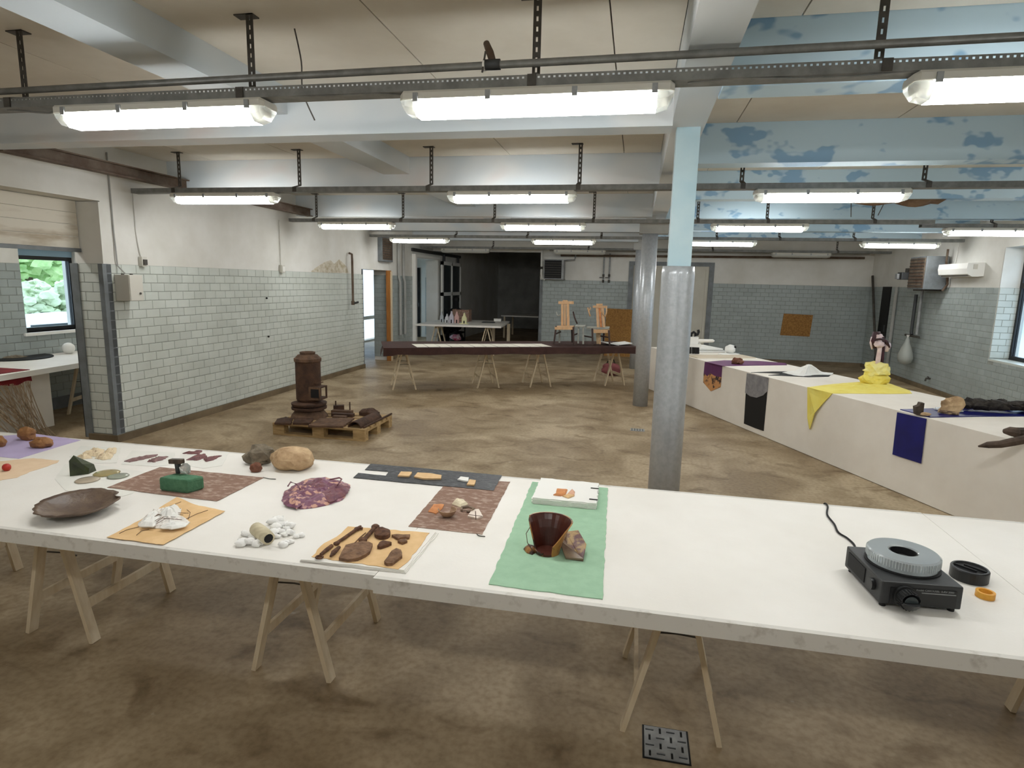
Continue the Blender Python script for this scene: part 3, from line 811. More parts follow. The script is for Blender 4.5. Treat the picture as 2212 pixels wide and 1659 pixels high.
# ------------------------------------------------------------------ long white table (three boards in line)
def table_board(x0, x1, y0, y1, label):
    t = thing('table_board', label, 'table top', ((x0 + x1) / 2, (y0 + y1) / 2, 0.7))
    MB().box((x0, y0 + 0.022, 0.742), (x1, y1 - 0.022, 0.76)).build('panel', 'white_paint', t)
    for a, b in ((y0, y0 + 0.022), (y1 - 0.022, y1)):
        MB().box((x0, a, 0.7), (x1, b, 0.76)).build('edge_rail', 'edge_paint', t)
    for a, b in ((x0, x0 + 0.022), (x1 - 0.022, x1)):
        MB().box((a, y0 + 0.022, 0.7), (b, y1 - 0.022, 0.742)).build('end_rail', 'edge_paint', t)
    return t
table_board(-4.95, -0.8985, 1.955, 3.23, 'left white table board covered with papers and fragments')
table_board(-0.896, 1.4585, 1.935, 3.225, 'middle white table board holding the green felt and slide projector')
table_board(1.46, 3.8, 1.93, 3.215, 'right end white table board with scuffed surface')

# ------------------------------------------------------------------ sheets of paper and felt lying on it
TZ = 0.76
def sheet(name, px, m, label, cat, z0=TZ + 0.0006, t=0.0016, amp=0.002, step=0.03, seed=1, plane=None):
    P = ragged(GL(px, plane or z0), step, amp, seed)
    return MB().prism(P, z0, z0 + t).build(name, m, label=label, cat=cat)
M['lilac'] = mat('lilac_paper', (192, 178, 214), (184, 170, 206), sc=9, rough=0.85)
M['peach'] = mat('peach_paper', (232, 206, 174), (226, 198, 164), sc=12, rough=0.85)
M['tan_paper'] = mat('tan_paper', (230, 194, 144), (220, 182, 130), sc=12, rough=0.85)
M['brown_sheet'] = mat('brown_mottled_sheet', (136, 106, 90), (188, 166, 150), sc=24, rough=0.8, lo=0.48, hi=0.75, stretch=(1, 1.8, 1))
M['black_sheet'] = mat('black_crinkled_sheet', (44, 46, 50), (92, 94, 98), sc=26, rough=0.5, lo=0.5, hi=0.8, bump=0.4, bsc=40)
M['felt'] = mat('green_felt', (162, 198, 168), (154, 190, 160), sc=20, rough=0.95)
M['tracing'] = mat('white_tracing_paper', (232, 230, 222), (226, 225, 218), sc=6, rough=0.6)
sheet('paper_sheet', [(-90, 955), (4, 942), (72, 937), (110, 942), (174, 951), (41, 991), (-90, 978)], 'lilac', 'lilac paper sheet at the left table edge', 'paper')
sheet('paper_sheet', [(-90, 1003), (0, 997), (72, 990), (128, 995), (124, 1000), (65, 1019), (37, 1032), (0, 1038), (-90, 1050)], 'peach', 'peach paper sheet holding a small red ball', 'paper', amp=0.006, seed=4)
sheet('tracing_sheet', [(118, 1035), (140, 1003), (200, 1003), (330, 1022), (287, 1066), (262, 1073), (142, 1060)], 'tracing', 'white tracing sheet under the resin discs', 'paper', t=0.0008)
sheet('tracing_sheet', [(150, 987), (175, 963), (262, 968), (252, 1000), (200, 1001)], 'tracing', 'white tracing sheet under the cream plaster shards', 'paper', t=0.0008)
sheet('tracing_sheet', [(262, 1003), (285, 973), (378, 978), (372, 1004), (338, 1008)], 'tracing', 'white tracing sheet under the left mauve bark strips', 'paper', t=0.0008)
sheet('tracing_sheet', [(384, 1003), (392, 972), (495, 978), (480, 1006), (440, 1012)], 'tracing', 'white tracing sheet under the right mauve bark strips', 'paper', t=0.0008)
sheet('mottled_sheet', [(231, 1053.5), (345, 1009.5), (570, 1032), (468, 1083)], 'brown_sheet', 'brown mottled sheet under the green foam block', 'sheet', z0=TZ + 0.0018)
sheet('torn_paper_sheet', [(382, 1074), (420, 1090), (486, 1104.5), (352.6, 1177), (230.5, 1161), (303, 1124)], 'tan_paper', 'tan torn paper under the white wire crumple', 'paper', z0=TZ + 0.004, amp=0.003, seed=6)
sheet('mottled_sheet', [(882, 1137.5), (958, 1050), (972, 1034), (1102, 1041), (1042, 1155)], 'brown_sheet', 'brown mottled sheet holding five small shards', 'sheet', seed=9)
sheet('black_sheet', [(801, 1002), (1084, 1027), (1066, 1060), (763, 1032), (774, 1022), (833, 1028), (840, 1019), (788, 1015)], 'black_sheet', 'black crinkled sheet with a notch at the table back edge', 'sheet', z0=TZ + 0.003, seed=12)
sheet('felt_runner', [(1150, 1041.5), (1313, 1055), (1301.6, 1295), (1055.7, 1263)], 'felt', 'pale green felt runner under the broken pot', 'felt', t=0.003, amp=0.003, seed=3)
st = thing('paper_stack', 'stack of large white sheets under the rusty tools', 'paper', tuple(G(800, 1190, TZ)[:2]) + (TZ,))
for i in range(3):
    P = [(648 + i, 1213 + i), (877 - 2 * i, 1240 - i), (947 - 3 * i, 1153 + i), (745 + i * 2, 1127 + i)]
    MB().prism(ragged(GL(P), 0.05, 0.003, 20 + i), TZ + 0.0005 + i * 0.004, TZ + 0.0043 + i * 0.004).build('white_sheet', 'white_paint', st)
sheet('torn_paper_sheet', [(673, 1203), (860, 1230), (880, 1215), (928, 1151.6), (751.6, 1137.5), (727, 1160), (700, 1174)], 'tan_paper', 'tan torn paper carrying the rusty tools', 'paper', z0=TZ + 0.0128, amp=0.004, seed=8, plane=TZ + 0.013)
bk = thing('handmade_book', 'stack of rough white handmade paper on the green felt', 'book', tuple(G(1220, 1080)[:2]) + (TZ + 0.0036,))
for i in range(5):
    P = [(1168 + i % 2, 1044), (1293, 1056 + i % 2), (1287 + (i % 3), 1101), (1150 - i % 2 * 2, 1088)]
    MB().prism(ragged(GL(P, TZ + 0.004), 0.02, 0.004, 40 + i), TZ + 0.0042 + i * 0.0065, TZ + 0.0103 + i * 0.0065).build('rough_sheet', 'white', bk)
for k, (u, v) in enumerate(((1281, 1055), (1278, 1079))):
    p = G(u, v, TZ + 0.037); MB().box((p.x - 0.012, p.y - 0.004, p.z), (p.x + 0.03, p.y + 0.004, p.z + 0.003)).build('binding_clip', 'black', bk)

# ------------------------------------------------------------------ stones, shards and found objects
def rock(name, u, v, w, h, m, label, z=TZ, seed=1, depth=None, amp=0.2, rz=0.0, cat='stone', fr=1.7, ridge=0.0, group=None):
    """stone whose base centre is seen at pixel u, v; w, h its width and height in metres"""
    p = G(u, v, z); d = (depth or w * 0.75)
    return MB().blob((p.x, p.y + d * 0.25, z + h * 0.42), (w / 2, d / 2, h * 0.55), seed, amp, fr, 3, flat=z + 0.0005, rz=rz, ridge=ridge).build(name, m, smooth=False, label=label, cat=cat, group=group)
M['amber_rock'] = mat('amber_brown_stone', (158, 112, 66), (122, 82, 46), sc=14, rough=0.6, bump=0.5, bsc=60)
M['tan_rock'] = mat('tan_rock', (208, 180, 142), (160, 130, 96), sc=9, rough=0.85, bump=0.5, bsc=35)
M['grey_rock'] = mat('grey_mossy_rock', (136, 124, 106), (98, 90, 76), sc=16, rough=0.9, bump=0.9, bsc=45)
M['red_clay'] = mat('reddish_clay', (132, 86, 64), (108, 70, 54), sc=12, rough=0.8, bump=0.3)
rock('rough_stone', 53, 951, 0.118, 0.084, 'amber_rock', 'round amber stone at the back of the lilac paper', TZ + 0.0022, 2)
rock('rough_stone', 83, 968, 0.125, 0.068, 'amber_rock', 'flat amber stone at the front of the lilac paper', TZ + 0.0022, 5, rz=0.3)
rock('rough_stone', -6, 966, 0.08, 0.07, 'amber_rock', 'amber stone cut by the left picture edge', TZ + 0.0022, 8)
p = G(15, 1017, TZ + 0.0022)
MB().lathe([(0.001, 0), (0.012, 0.002), (0.019, 0.01), (0.021, 0.02), (0.019, 0.03), (0.012, 0.038), (0.001, 0.041)], (p.x, p.y, p.z), 20).build('red_ball', mat('red_wax', (176, 44, 34), rough=0.35), smooth=True, label='small red ball on the peach paper', cat='ball')
# green wedge
a, c = G(151, 1029, TZ + 0.0015), G(191, 1024, TZ + 0.0015)
b = MB(); z = TZ + 0.0015
b.add([(a.x, a.y, z), (c.x, c.y, z), (c.x - 0.01, c.y + 0.06, z), (a.x + 0.01, a.y + 0.055, z),
       (a.x - 0.002, a.y + 0.005, z + 0.085), (a.x + 0.004, a.y + 0.03, z + 0.11), (a.x + 0.055, a.y + 0.03, z + 0.065), (c.x + 0.002, c.y + 0.006, z + 0.03), (c.x - 0.006, c.y + 0.045, z + 0.042)],
      [(3, 2, 1, 0), (0, 1, 7, 6, 4), (4, 6, 5), (1, 2, 8, 7), (6, 7, 8), (5, 6, 8), (0, 4, 5, 3), (3, 5, 8, 2)])
b.build('stone_wedge', mat('dark_olive_stone', (58, 66, 40), (40, 46, 30), sc=18, rough=0.35), label='dark olive green wedge of stone standing upright', cat='stone')
M['resin'] = mat('amber_resin', (206, 190, 140), rough=0.08, trans=0.5, ior=1.4)
M['resin2'] = mat('pale_grey_resin', (190, 196, 180), rough=0.08, trans=0.5, ior=1.4)
M['resin3'] = mat('pale_peach_resin', (214, 200, 178), rough=0.15, trans=0.4, ior=1.4)
for u, v, w, m, l in ((189, 1038, 0.115, 'resin3', 'pale peach resin disc, front one of three'), (230.6, 1023, 0.13, 'resin', 'amber glossy resin disc, back one of three'), (255.5, 1029.5, 0.105, 'resin2', 'grey green resin disc, right one of three')):
    p = G(u, v, TZ + 0.0015); r = w / 2
    MB().lathe([(r * 0.9, 0), (r, 0.003), (r * 0.9, 0.007), (r * 0.5, 0.009), (0.001, 0.0095)], p, 28).build('resin_disc', m, smooth=True, label=l, cat='disc', group='resin discs on tracing sheet')
# cream plaster shards and mauve bark strips (each its own heap of thin flakes)
def flakes(name, pxs, m, label, cat, z=TZ + 0.0016, h=0.012, seed=1, fr=30):
    t = thing(name, label, cat, tuple(G(*pxs[0][0], z)[:2]) + (z,))
    for i, poly in enumerate(pxs):
        MB().relief(ragged(GL(poly, z), 0.012, 0.004, seed + i), z + 0.0002 * i, h, seed + i, fr, 4, nz=0.8, t=0.003).build('flake', m, t)
    return t
M['cream_shard'] = mat('cream_plaster', (222, 204, 172), (150, 116, 88), sc=26, rough=0.8, lo=0.55, hi=0.75)
M['mauve'] = mat('mauve_bark', (116, 88, 88), (150, 122, 118), sc=22, rough=0.85, bump=0.4)
M['mauve_red'] = mat('reddish_bark', (134, 92, 90), (104, 74, 78), sc=22, rough=0.85, bump=0.4)
flakes('plaster_shards', [[(167, 986), (186, 982), (200, 990), (180, 992)], [(178, 980), (203, 969), (226, 972), (218, 988), (195, 986)], [(205, 991), (224, 980), (246, 983), (240, 992), (222, 994)], [(226, 976), (252, 969), (250, 980), (232, 984)]], 'cream_shard', 'cream plaster shards with dark edges on tracing sheet', 'shard', h=0.02, seed=3)
flakes('bark_strips', [[(268, 997), (300, 988), (341, 982), (338, 986), (305, 994), (280, 999)], [(326, 992), (345, 990), (364, 987), (352, 994), (330, 999)], [(318, 998), (330, 996), (336, 999)]], 'mauve', 'mauve bark strips, left group on the tracing sheets', 'bark', seed=7)
flakes('bark_strips', [[(394, 980), (420, 980), (437, 974), (430, 982)], [(402, 994), (418, 986), (444, 981), (448, 988), (425, 995)], [(440, 992), (455, 988), (479, 985), (462, 994), (446, 998)]], 'mauve_red', 'reddish bark strips, right group on the tracing sheets', 'bark', seed=15)
# foam block with clip and crystal
z = TZ + 0.0036
f0, f1, f2 = G(344, 1059, z), G(406, 1066.5, z), G(443, 1056, z)
ux = (f1 - f0); uy = (f2 - f1)
t = thing('floral_foam', 'green floral foam block on the brown mottled sheet', 'foam block', tuple(((f0 + f2) / 2)[:2]) + (z,))
hh = 0.07
cs = [f0, f1, f2, f0 + uy]
bm_ = MB(); ins = [(q - (f0 + f2) / 2) for q in cs]; cc = (f0 + f2) / 2
lay = [(0, 0.93), (0.008, 1.0), (hh - 0.012, 1.0), (hh - 0.003, 0.96), (hh, 0.88)]
def rring(sc_, zz):
    out = []
    for k in range(4):
        a_, b_ = ins[k], ins[(k + 1) % 4]
        for j in range(6):
            q = a_.lerp(b_, j / 6 + 0.02)
            if j in (0, 5): q = q * 0.975
            out.append(Vector((cc.x + q.x * sc_, cc.y + q.y * sc_, zz + z)))
    return out
bm_.loft([rring(s_, zz) for zz, s_ in lay]).build('foam_body', mat('green_floral_foam', (86, 130, 100), (70, 112, 84), sc=30, rough=0.95, bump=0.3, bsc=120), t)
ct = Vector((cc.x - 0.045, cc.y + 0.04, z + hh))
t2 = thing('metal_clip', 'brownish metal T-shaped clip with clear crystal on the foam', 'metal piece', ct)
MB().obox(ct + Vector((-0.005, 0.0, 0.03)), (0.022, 0.022, 0.058), rx=0.1, bev=0.003).build('clip_stem', 'dark_steel', t2)
MB().obox(ct + Vector((-0.008, -0.005, 0.066)), (0.075, 0.03, 0.024), ry=-0.06, bev=0.004).build('clip_head', mat('bronze_metal', (104, 90, 78), (70, 62, 56), sc=30, rough=0.35, metal=0.6), t2)
MB().blob(ct + Vector((0.035, 0.0, 0.022)), (0.028, 0.022, 0.032), 9, 0.5, 3, 2, flat=ct.z + 0.0005).build('crystal', mat('clear_crystal', (230, 235, 232), rough=0.05, trans=0.7, ior=1.45), t2)
# oval shell dish
pl, pr = G(71, 1117, TZ + 0.012), G(262, 1086, TZ + 0.02)
cc = (pl + pr) / 2; L = (pr - pl).length / 2; ang = math.atan2((pr - pl).y, (pr - pl).x)
b = MB(); secs = []; q = random.Random(5); n = 48; jit = [1 + q.uniform(-0.05, 0.03) for _ in range(n)]
for rr, side in ((0.02, 0), (0.3, 0), (0.55, 0), (0.75, 0), (0.9, 0), (1.0, 0), (1.0, 1), (0.9, 1), (0.6, 1), (0.02, 1)):
    ring = []
    for k in range(n):
        th = 2 * math.pi * k / n; j = jit[k] if rr >= 0.9 else 1
        if rr >= 1.0 and k in (1, 2): j *= 0.86
        x, y = L * rr * j * math.cos(th), 0.155 * rr * j * math.sin(th)
        zz = TZ + 0.006 + 0.045 * rr ** 2.2 + 0.014 * max(0, math.sin(th)) * rr - (0.006 if side else 0) + 0.003 * noise.noise(Vector((x, y, 0)) * 18)
        zz = max(zz, TZ + 0.001)
        ring.append(Vector((cc.x + x * math.cos(ang) - y * math.sin(ang), cc.y + x * math.sin(ang) + y * math.cos(ang), zz)))
    secs.append(ring)
b.loft(secs).build('bark_dish', mat('brown_bark_skin', (112, 94, 78), (88, 72, 62), sc=14, rough=0.4, bump=0.3, c3=(140, 112, 94)), smooth=True, label='large oval dish of brown bark skin with ragged rim', cat='dish')
# white wire crumple
t = thing('wire_crumple', 'crumpled white sheet wrapped in dark wires on tan paper', 'sculpture', tuple(G(355, 1125)[:2]) + (TZ + 0.006,))
z = TZ + 0.0058
MB().relief(ragged(GL([(300, 1130), (325, 1108), (352, 1098), (392, 1100), (386, 1115), (411, 1130), (368, 1143), (330, 1141), (302, 1139)], z), 0.015, 0.006, 3), z, 0.026, 6, 34, 8, nz=0.95).build('white_crumple', mat('white_grey_crumple', (236, 232, 226), (190, 176, 164), sc=40, rough=0.7, lo=0.5, hi=0.8), t)
for i, (P, hh_) in enumerate((([(303, 1137), (318, 1112), (338, 1104), (350, 1120), (330, 1138)], 0.03), ([(340, 1120), (356, 1099), (390, 1101), (386, 1117), (360, 1124)], 0.05), ([(345, 1140), (365, 1126), (408, 1130), (400, 1137), (370, 1143)], 0.022))):
    MB().relief(ragged(GL(P, z + 0.015), 0.018, 0.004, 50 + i), z + 0.012, hh_ * 0.7, 60 + i, 26, 4, nz=0.8).build('white_flake', 'white', t)
q = random.Random(3)
for i in range(9):
    u0, v0, u1, v1 = q.uniform(298, 340), q.uniform(1125, 1142), q.uniform(360, 408), q.uniform(1100, 1132)
    a_, c_ = G(u0, v0, z), G(u1, v1, z); m_ = (a_ + c_) / 2
    MB().tube([(a_.x, a_.y, z + 0.006), (m_.x, m_.y, z + 0.034), (c_.x, c_.y, z + 0.014)], 0.0012, 5).build('wire', 'rust_light', t)
for P in ([(258, 1152), (275, 1144), (300, 1138)], [(400, 1122), (425, 1110), (449, 1102)], [(295, 1156), (305, 1147), (322, 1143)], [(404, 1101), (411, 1107), (407, 1121)], [(350, 1100), (375, 1090), (391, 1084)]):
    MB().tube([G(u, v, z + 0.003) for u, v in P], 0.0013, 5).build('wire', 'rust_light', t)
# boulders on the table
rock('rough_stone', 622, 1016, 0.24, 0.125, 'tan_rock', 'large pale tan boulder at the back of the table', TZ, 31, 0.2, amp=0.16, rz=-0.1, ridge=0.12)
rock('rough_stone', 553, 1005, 0.14, 0.11, 'grey_rock', 'grey mossy rock left of the tan boulder', TZ, 12, 0.12, amp=0.3, ridge=0.3)
rock('rough_stone', 549, 1020, 0.068, 0.052, 'red_clay', 'small reddish cube of clay before the grey rock', TZ, 4, 0.06)
# purple mosaic crumple
t = thing('mosaic_crumple', 'crumpled purple and pink mosaic mass on white table', 'sculpture', tuple(G(690, 1070)[:2]) + (TZ,))
M['mosaic'] = mat('purple_mosaic', (122, 78, 98), (138, 92, 118), sc=55, rough=0.45, tex='voronoi', lo=0.45, hi=0.7, c3=(206, 160, 140))
M['mosaic2'] = mat('reddish_fold', (128, 80, 82), (108, 66, 84), sc=24, rough=0.5, c3=(190, 150, 110))
MB().relief(ragged(GL([(608, 1082), (615, 1062), (640, 1046), (672, 1034), (705, 1033), (735, 1040), (757, 1049), (752, 1062), (740, 1080), (705, 1092), (686, 1096), (650, 1100), (622, 1095)], TZ + 0.001), 0.02, 0.005, 3), TZ + 0.0008, 0.032, 8, 16, 9, nz=0.9).build('mosaic_mass', 'mosaic', t)
for P, hgt, m_ in (([(640, 1062), (665, 1040), (700, 1036), (716, 1052), (690, 1064)], 0.06, 'mosaic2'), ([(680, 1068), (720, 1045), (757, 1050), (745, 1068), (712, 1082)], 0.055, 'mosaic2'), ([(612, 1085), (630, 1060), (655, 1062), (660, 1085), (640, 1096)], 0.055, 'mosaic')):
    MB().relief(ragged(GL(P, TZ + 0.02), 0.02, 0.006, 9), TZ + 0.01, hgt * 0.5, int(hgt * 1000), 18, 5, nz=0.7).build('fold', m_, t)
for P in ([(622, 1050), (628, 1041), (641, 1046), (648, 1056)], [(729, 1048), (738, 1035), (733, 1032), (712, 1036)]):
    MB().tube([G(u, v, TZ + 0.05) for u, v in P], 0.004, 6).build('loop', 'mosaic2', t)
# cotton tufts with a cream tube
M['cotton'] = mat('white_cotton', (246, 245, 242), rough=0.95, bump=0.3, bsc=150)
q = random.Random(11)
tufts = [(524, 1172), (531, 1158), (541, 1176), (548, 1165), (553, 1180), (562, 1176), (569, 1172), (575, 1168), (520, 1180), (590, 1155), (599, 1162), (607, 1152), (615, 1158), (596, 1143), (608, 1138), (620, 1145), (590, 1132), (602, 1128), (628, 1140), (585, 1162), (600, 1150), (618, 1134), (625, 1155), (640, 1162), (650, 1160), (618, 1176), (627, 1173), (612, 1181)]
for i, (u, v) in enumerate(tufts):
    p = G(u, v, TZ); s = q.uniform(0.012, 0.022)
    MB().blob((p.x, p.y, TZ + s * 0.6), (s * 1.3, s * 1.0, s * 0.75), i, 0.35, 2.2, 2, flat=TZ + 0.0004).build('cotton_tuft', 'cotton', smooth=True, label='small white cotton tuft scattered around the cream tube', cat='cotton', group='cotton tufts on the white table')
a_, c_ = G(553, 1142, TZ + 0.035), G(580, 1163, TZ + 0.03)
t = thing('cream_tube', 'hollow cream bone tube lying among the cotton tufts', 'tube', tuple(((a_ + c_) / 2)[:2]) + (TZ,))
MB().tube([a_ + Vector((0, 0, 0.0)), a_.lerp(c_, 0.5), c_], [0.028, 0.03, 0.027], 16).build('tube_wall', mat('cream_bone', (218, 208, 178), (200, 188, 156), sc=20, rough=0.6, stretch=(1, 6, 1)), t, smooth=True)
dd = (c_ - a_).normalized()
MB().tube([c_ + dd * 0.0005, c_ + dd * 0.002], [0.019, 0.019], 12).build('dark_bore', 'black', t)
# pieces on the black sheet
M['cream_piece'] = mat('cream_biscuit', (226, 190, 140), (214, 176, 128), sc=25, rough=0.7)
for P, m_, l in (([(859, 1030), (866, 1021), (890, 1022), (884, 1031)], 'cream_piece', 'cream square biscuit piece, leftmost on the black sheet'), ([(894, 1032), (902, 1023), (930, 1025), (954, 1029), (953, 1036), (915, 1036)], 'cream_piece', 'long cream biscuit piece in the middle of the black sheet'),
              ([(988, 1038), (995, 1032), (1013, 1034), (1011, 1042)], 'white', 'white chip on the black sheet'), ([(1008, 1049), (1014, 1038), (1028, 1040), (1024, 1050)], 'cream_piece', 'rightmost cream chip at the front of the black sheet')):
    z = TZ + 0.0048
    MB().prism(ragged(GL(P, z), 0.015, 0.002, 4), z, z + 0.008).build('biscuit_piece', m_, label=l, cat='shard')
# shards on the second brown sheet
M['pink_clay'] = mat('pinkish_clay', (214, 170, 144), rough=0.8)
M['terracotta'] = mat('terracotta', (220, 154, 100), (196, 128, 82), sc=20, rough=0.8)
z = TZ + 0.0024
MB().relief(ragged(GL([(925, 1106), (936, 1091), (959, 1091), (955, 1100), (942, 1111)], z), 0.015, 0.002, 4), z, 0.014, 5, 20, 4, nz=0.4).build('pottery_shard', 'terracotta', label='orange terracotta shard on brown sheet', cat='shard')
b = MB(); p = G(962, 1120, z); R_ = 0.045
secs = []
for rr, zz in ((0.3, 0.0), (0.6, 0.006), (0.85, 0.02), (1.0, 0.034), (0.92, 0.034), (0.78, 0.022), (0.5, 0.010), (0.3, 0.006)):
    secs.append([Vector((p.x + R_ * rr * math.cos(a), p.y + 0.03 + R_ * rr * math.sin(a), z + zz)) for a in [math.pi * (1.0 + 1.45 * k / 18) for k in range(19)]])
nn = len(secs); b.add([q_ for s_ in secs for q_ in s_], [(i * 19 + k, i * 19 + k + 1, ((i + 1) % nn) * 19 + k + 1, ((i + 1) % nn) * 19 + k) for i in range(nn) for k in range(18)] + [tuple(i * 19 for i in range(nn)), tuple(i * 19 + 18 for i in range(nn - 1, -1, -1))])
b.build('pottery_shard', mat('tan_earthenware', (170, 140, 112), (148, 118, 94), sc=20, rough=0.7), smooth=False, label='curved tan bowl shard on brown sheet', cat='shard')
MB().relief(ragged(GL([(976, 1090), (984, 1081), (1004, 1083), (1011, 1090), (995, 1097)], z), 0.015, 0.002, 4), z, 0.02, 6, 25, 4, nz=0.5).build('pottery_shard', mat('cream_lump', (226, 214, 186), rough=0.8), label='cream lump at the back of the brown sheet', cat='shard')
a_ = G(1008, 1107, z)
MB().tube([a_ + Vector((-0.025, 0, 0.008)), a_ + Vector((-0.03, 0.02, 0.014)), a_ + Vector((0.0, 0.03, 0.018)), a_ + Vector((0.03, 0.022, 0.014)), a_ + Vector((0.02, 0.005, 0.008)), a_ + Vector((0, -0.002, 0.008))], [0.007, 0.008, 0.008, 0.007, 0.007, 0.006], 6).build('pottery_shard', mat('grey_curl', (158, 138, 120), (84, 70, 60), sc=25, rough=0.7), label='curled grey brown loop shard on brown sheet', cat='shard')
t = thing('pottery_shard', 'cream shard with dark painted cross at right of brown sheet', 'shard', tuple(G(1027, 1115, z)[:2]) + (z,))
SP = [(1010, 1118), (1020, 1104), (1034, 1103), (1043, 1118), (1030, 1123)]
MB().prism(ragged(GL(SP, z), 0.02, 0.001, 3), z + 0.0004, z + 0.009).build('shard_body', mat('pale_pink_ceramic', (224, 208, 194), rough=0.4), t)
for P in ([(1027, 1104), (1028, 1122)], [(1013, 1112), (1041, 1115)]):
    a_, c_ = G(*P[0], z + 0.0095), G(*P[1], z + 0.0095); MB().bar(a_, c_, 0.004, 0.001).build('painted_line', 'rust', t)
a_ = G(1030, 1156, TZ)
cable('string', 'short dark string at the corner of brown sheet', [(a_.x, a_.y, TZ + 0.005), (a_.x + 0.012, a_.y - 0.01, TZ + 0.003), (a_.x + 0.04, a_.y - 0.011, TZ + 0.003)], 0.0022, 'hanger')
a_ = G(572, 1033, TZ)
cable('string', 'short thread beside the right corner of the foam sheet', [(a_.x - 0.01, a_.y, TZ + 0.004), (a_.x + 0.03, a_.y - 0.008, TZ + 0.003), (a_.x + 0.07, a_.y - 0.005, TZ + 0.003)], 0.002, 'hanger')
# orange shards on the handmade book
z = TZ + 0.0369
for i, (P, l) in enumerate((([(1201, 1066), (1203, 1057), (1226, 1059), (1222, 1069)], 'square orange shard, back left on the handmade paper'), ([(1195, 1070), (1202, 1067), (1220, 1070), (1212, 1072)], 'flat brown orange shard, left on the handmade paper'),
                            ([(1226, 1068), (1236, 1058), (1242, 1064), (1241, 1070)], 'pinkish triangular shard, right on the handmade paper'), ([(1215, 1073), (1226, 1069), (1241, 1072), (1228, 1077)], 'pale orange shard, front on the handmade paper'))):
    MB().relief(ragged(GL(P, z), 0.02, 0.001, i), z, 0.009, i, 20, 4, nz=0.3).build('clay_shard', ['terracotta', 'terracotta', 'pink_clay', 'cream_piece'][i], label=l, cat='shard', group='clay shards on the handmade paper')

# ------------------------------------------------------------------ rusty tools on the tan paper
M['tool'] = mat('brown_tool_rust', (112, 80, 60), (78, 54, 42), sc=40, rough=0.9, bump=0.4, bsc=90)
M['tool_light'] = mat('pale_tool_rust', (140, 108, 82), (104, 78, 60), sc=36, rough=0.9, bump=0.4, bsc=90)
z = TZ + 0.0146
def rod(name, label, pts, rs, extra=None, m='tool'):
    t = thing(name, label, 'rusty tool', tuple(G(*pts[0], z)[:2]) + (z,))
    P = [G(u, v, z) + Vector((0, 0, max(rs))) for u, v in pts]
    MB().tube(P, rs, 8).build('shank', m, t, smooth=False)
    if extra:
        for nm, (u, v), rr, hh_ in extra:
            p_ = G(u, v, z)
            MB().lathe([(rr * 0.7, 0), (rr, hh_ * 0.3), (rr, hh_ * 0.7), (rr * 0.6, hh_)], (p_.x, p_.y, z + 0.0004), 10).build(nm, m, t)
    return t
t = rod('rusty_wrench', 'long rusty wrench, back left on the tan paper', [(728, 1176), (745, 1165), (762, 1153), (772, 1146)], [0.006, 0.007, 0.007, 0.008], [('foot', (727, 1177), 0.013, 0.012), ('jaw_base', (771, 1146), 0.012, 0.014)])
for d_ in ((0.016, 0.004), (0.004, 0.016)):
    p_ = G(772, 1145, z); MB().bar(p_ + Vector((0, 0, 0.008)), p_ + Vector((d_[0] * 1.4, d_[1] * 1.4, 0.008)), 0.008, 0.01).build('jaw', 'tool', t)
rod('rusty_bolt', 'thick rusty bolt with round head lying right of the wrench', [(784, 1172), (797, 1158), (809, 1145)], [0.009, 0.009, 0.009], [('bolt_head', (811, 1143), 0.018, 0.02), ('nut', (784, 1171), 0.018, 0.018)])
t = rod('rusty_pin', 'rusty ring pin at the front left of the tan paper', [(693, 1202), (705, 1192), (717, 1183)], [0.006, 0.008, 0.008])
p_ = G(690, 1206, z); MB().tube([p_ + Vector((0.013 * math.cos(a), 0.013 * math.sin(a), 0.005)) for a in [k * math.pi / 6 for k in range(13)]], 0.004, 6).build('ring', 'tool', t)
rod('rusty_spike', 'short rusty spike between ring pin and spade plate', [(714, 1207), (720, 1199), (733, 1187)], [0.004, 0.010, 0.007])
rod('thin_nail', 'thin brown nail lying between wrench and bolt', [(766, 1174), (778, 1162), (790, 1152)], [0.002, 0.0025, 0.002], m='tool_light')
def plate(name, label, P, h, m='tool_light', seed=1, fr=25):
    MB().relief(ragged(GL(P, z), 0.02, 0.002, seed), z, h, seed, fr, 5, prof=lambda q_: 1 - 0.35 * q_ ** 4, nz=0.35).build(name, m, label=label, cat='rusty tool')
plate('rusty_plate', 'large rusty spade shaped plate in the middle of tan paper', [(732, 1211), (738, 1198), (747, 1183), (765, 1178), (785, 1175), (797, 1177), (805, 1181), (799, 1197), (790, 1204), (773, 1212), (752, 1214)], 0.014, seed=3)
plate('rusty_lump', 'round dark rusty lump at the back of tan paper', [tuple(x) for x in ellipse(826, 1157, 17.5, 9.5, 0, 16)], 0.024, 'tool', 5)
plate('rusty_wedge', 'small dark rusty wedge right of the spade plate', [(815, 1186), (820, 1177), (828, 1173), (846, 1178), (838, 1182), (822, 1187)], 0.016, 'tool', 8)
plate('rusty_bracket', 'small flat rusty bracket at the right of tan paper', [(846, 1160), (856, 1158), (872, 1160), (886, 1159), (884, 1165), (868, 1166), (860, 1168)], 0.010, seed=11)
plate('rusty_washer', 'small rusty washer below the flat bracket', [(859, 1173), (865, 1169), (878, 1168), (880, 1173), (869, 1177)], 0.009, seed=13)
plate('rusty_sole', 'scaly rusty sole shaped piece at the right corner', [(830, 1219), (838, 1208), (846, 1196), (856, 1190), (866, 1194), (869, 1206), (858, 1214), (848, 1222), (836, 1223)], 0.014, seed=17)

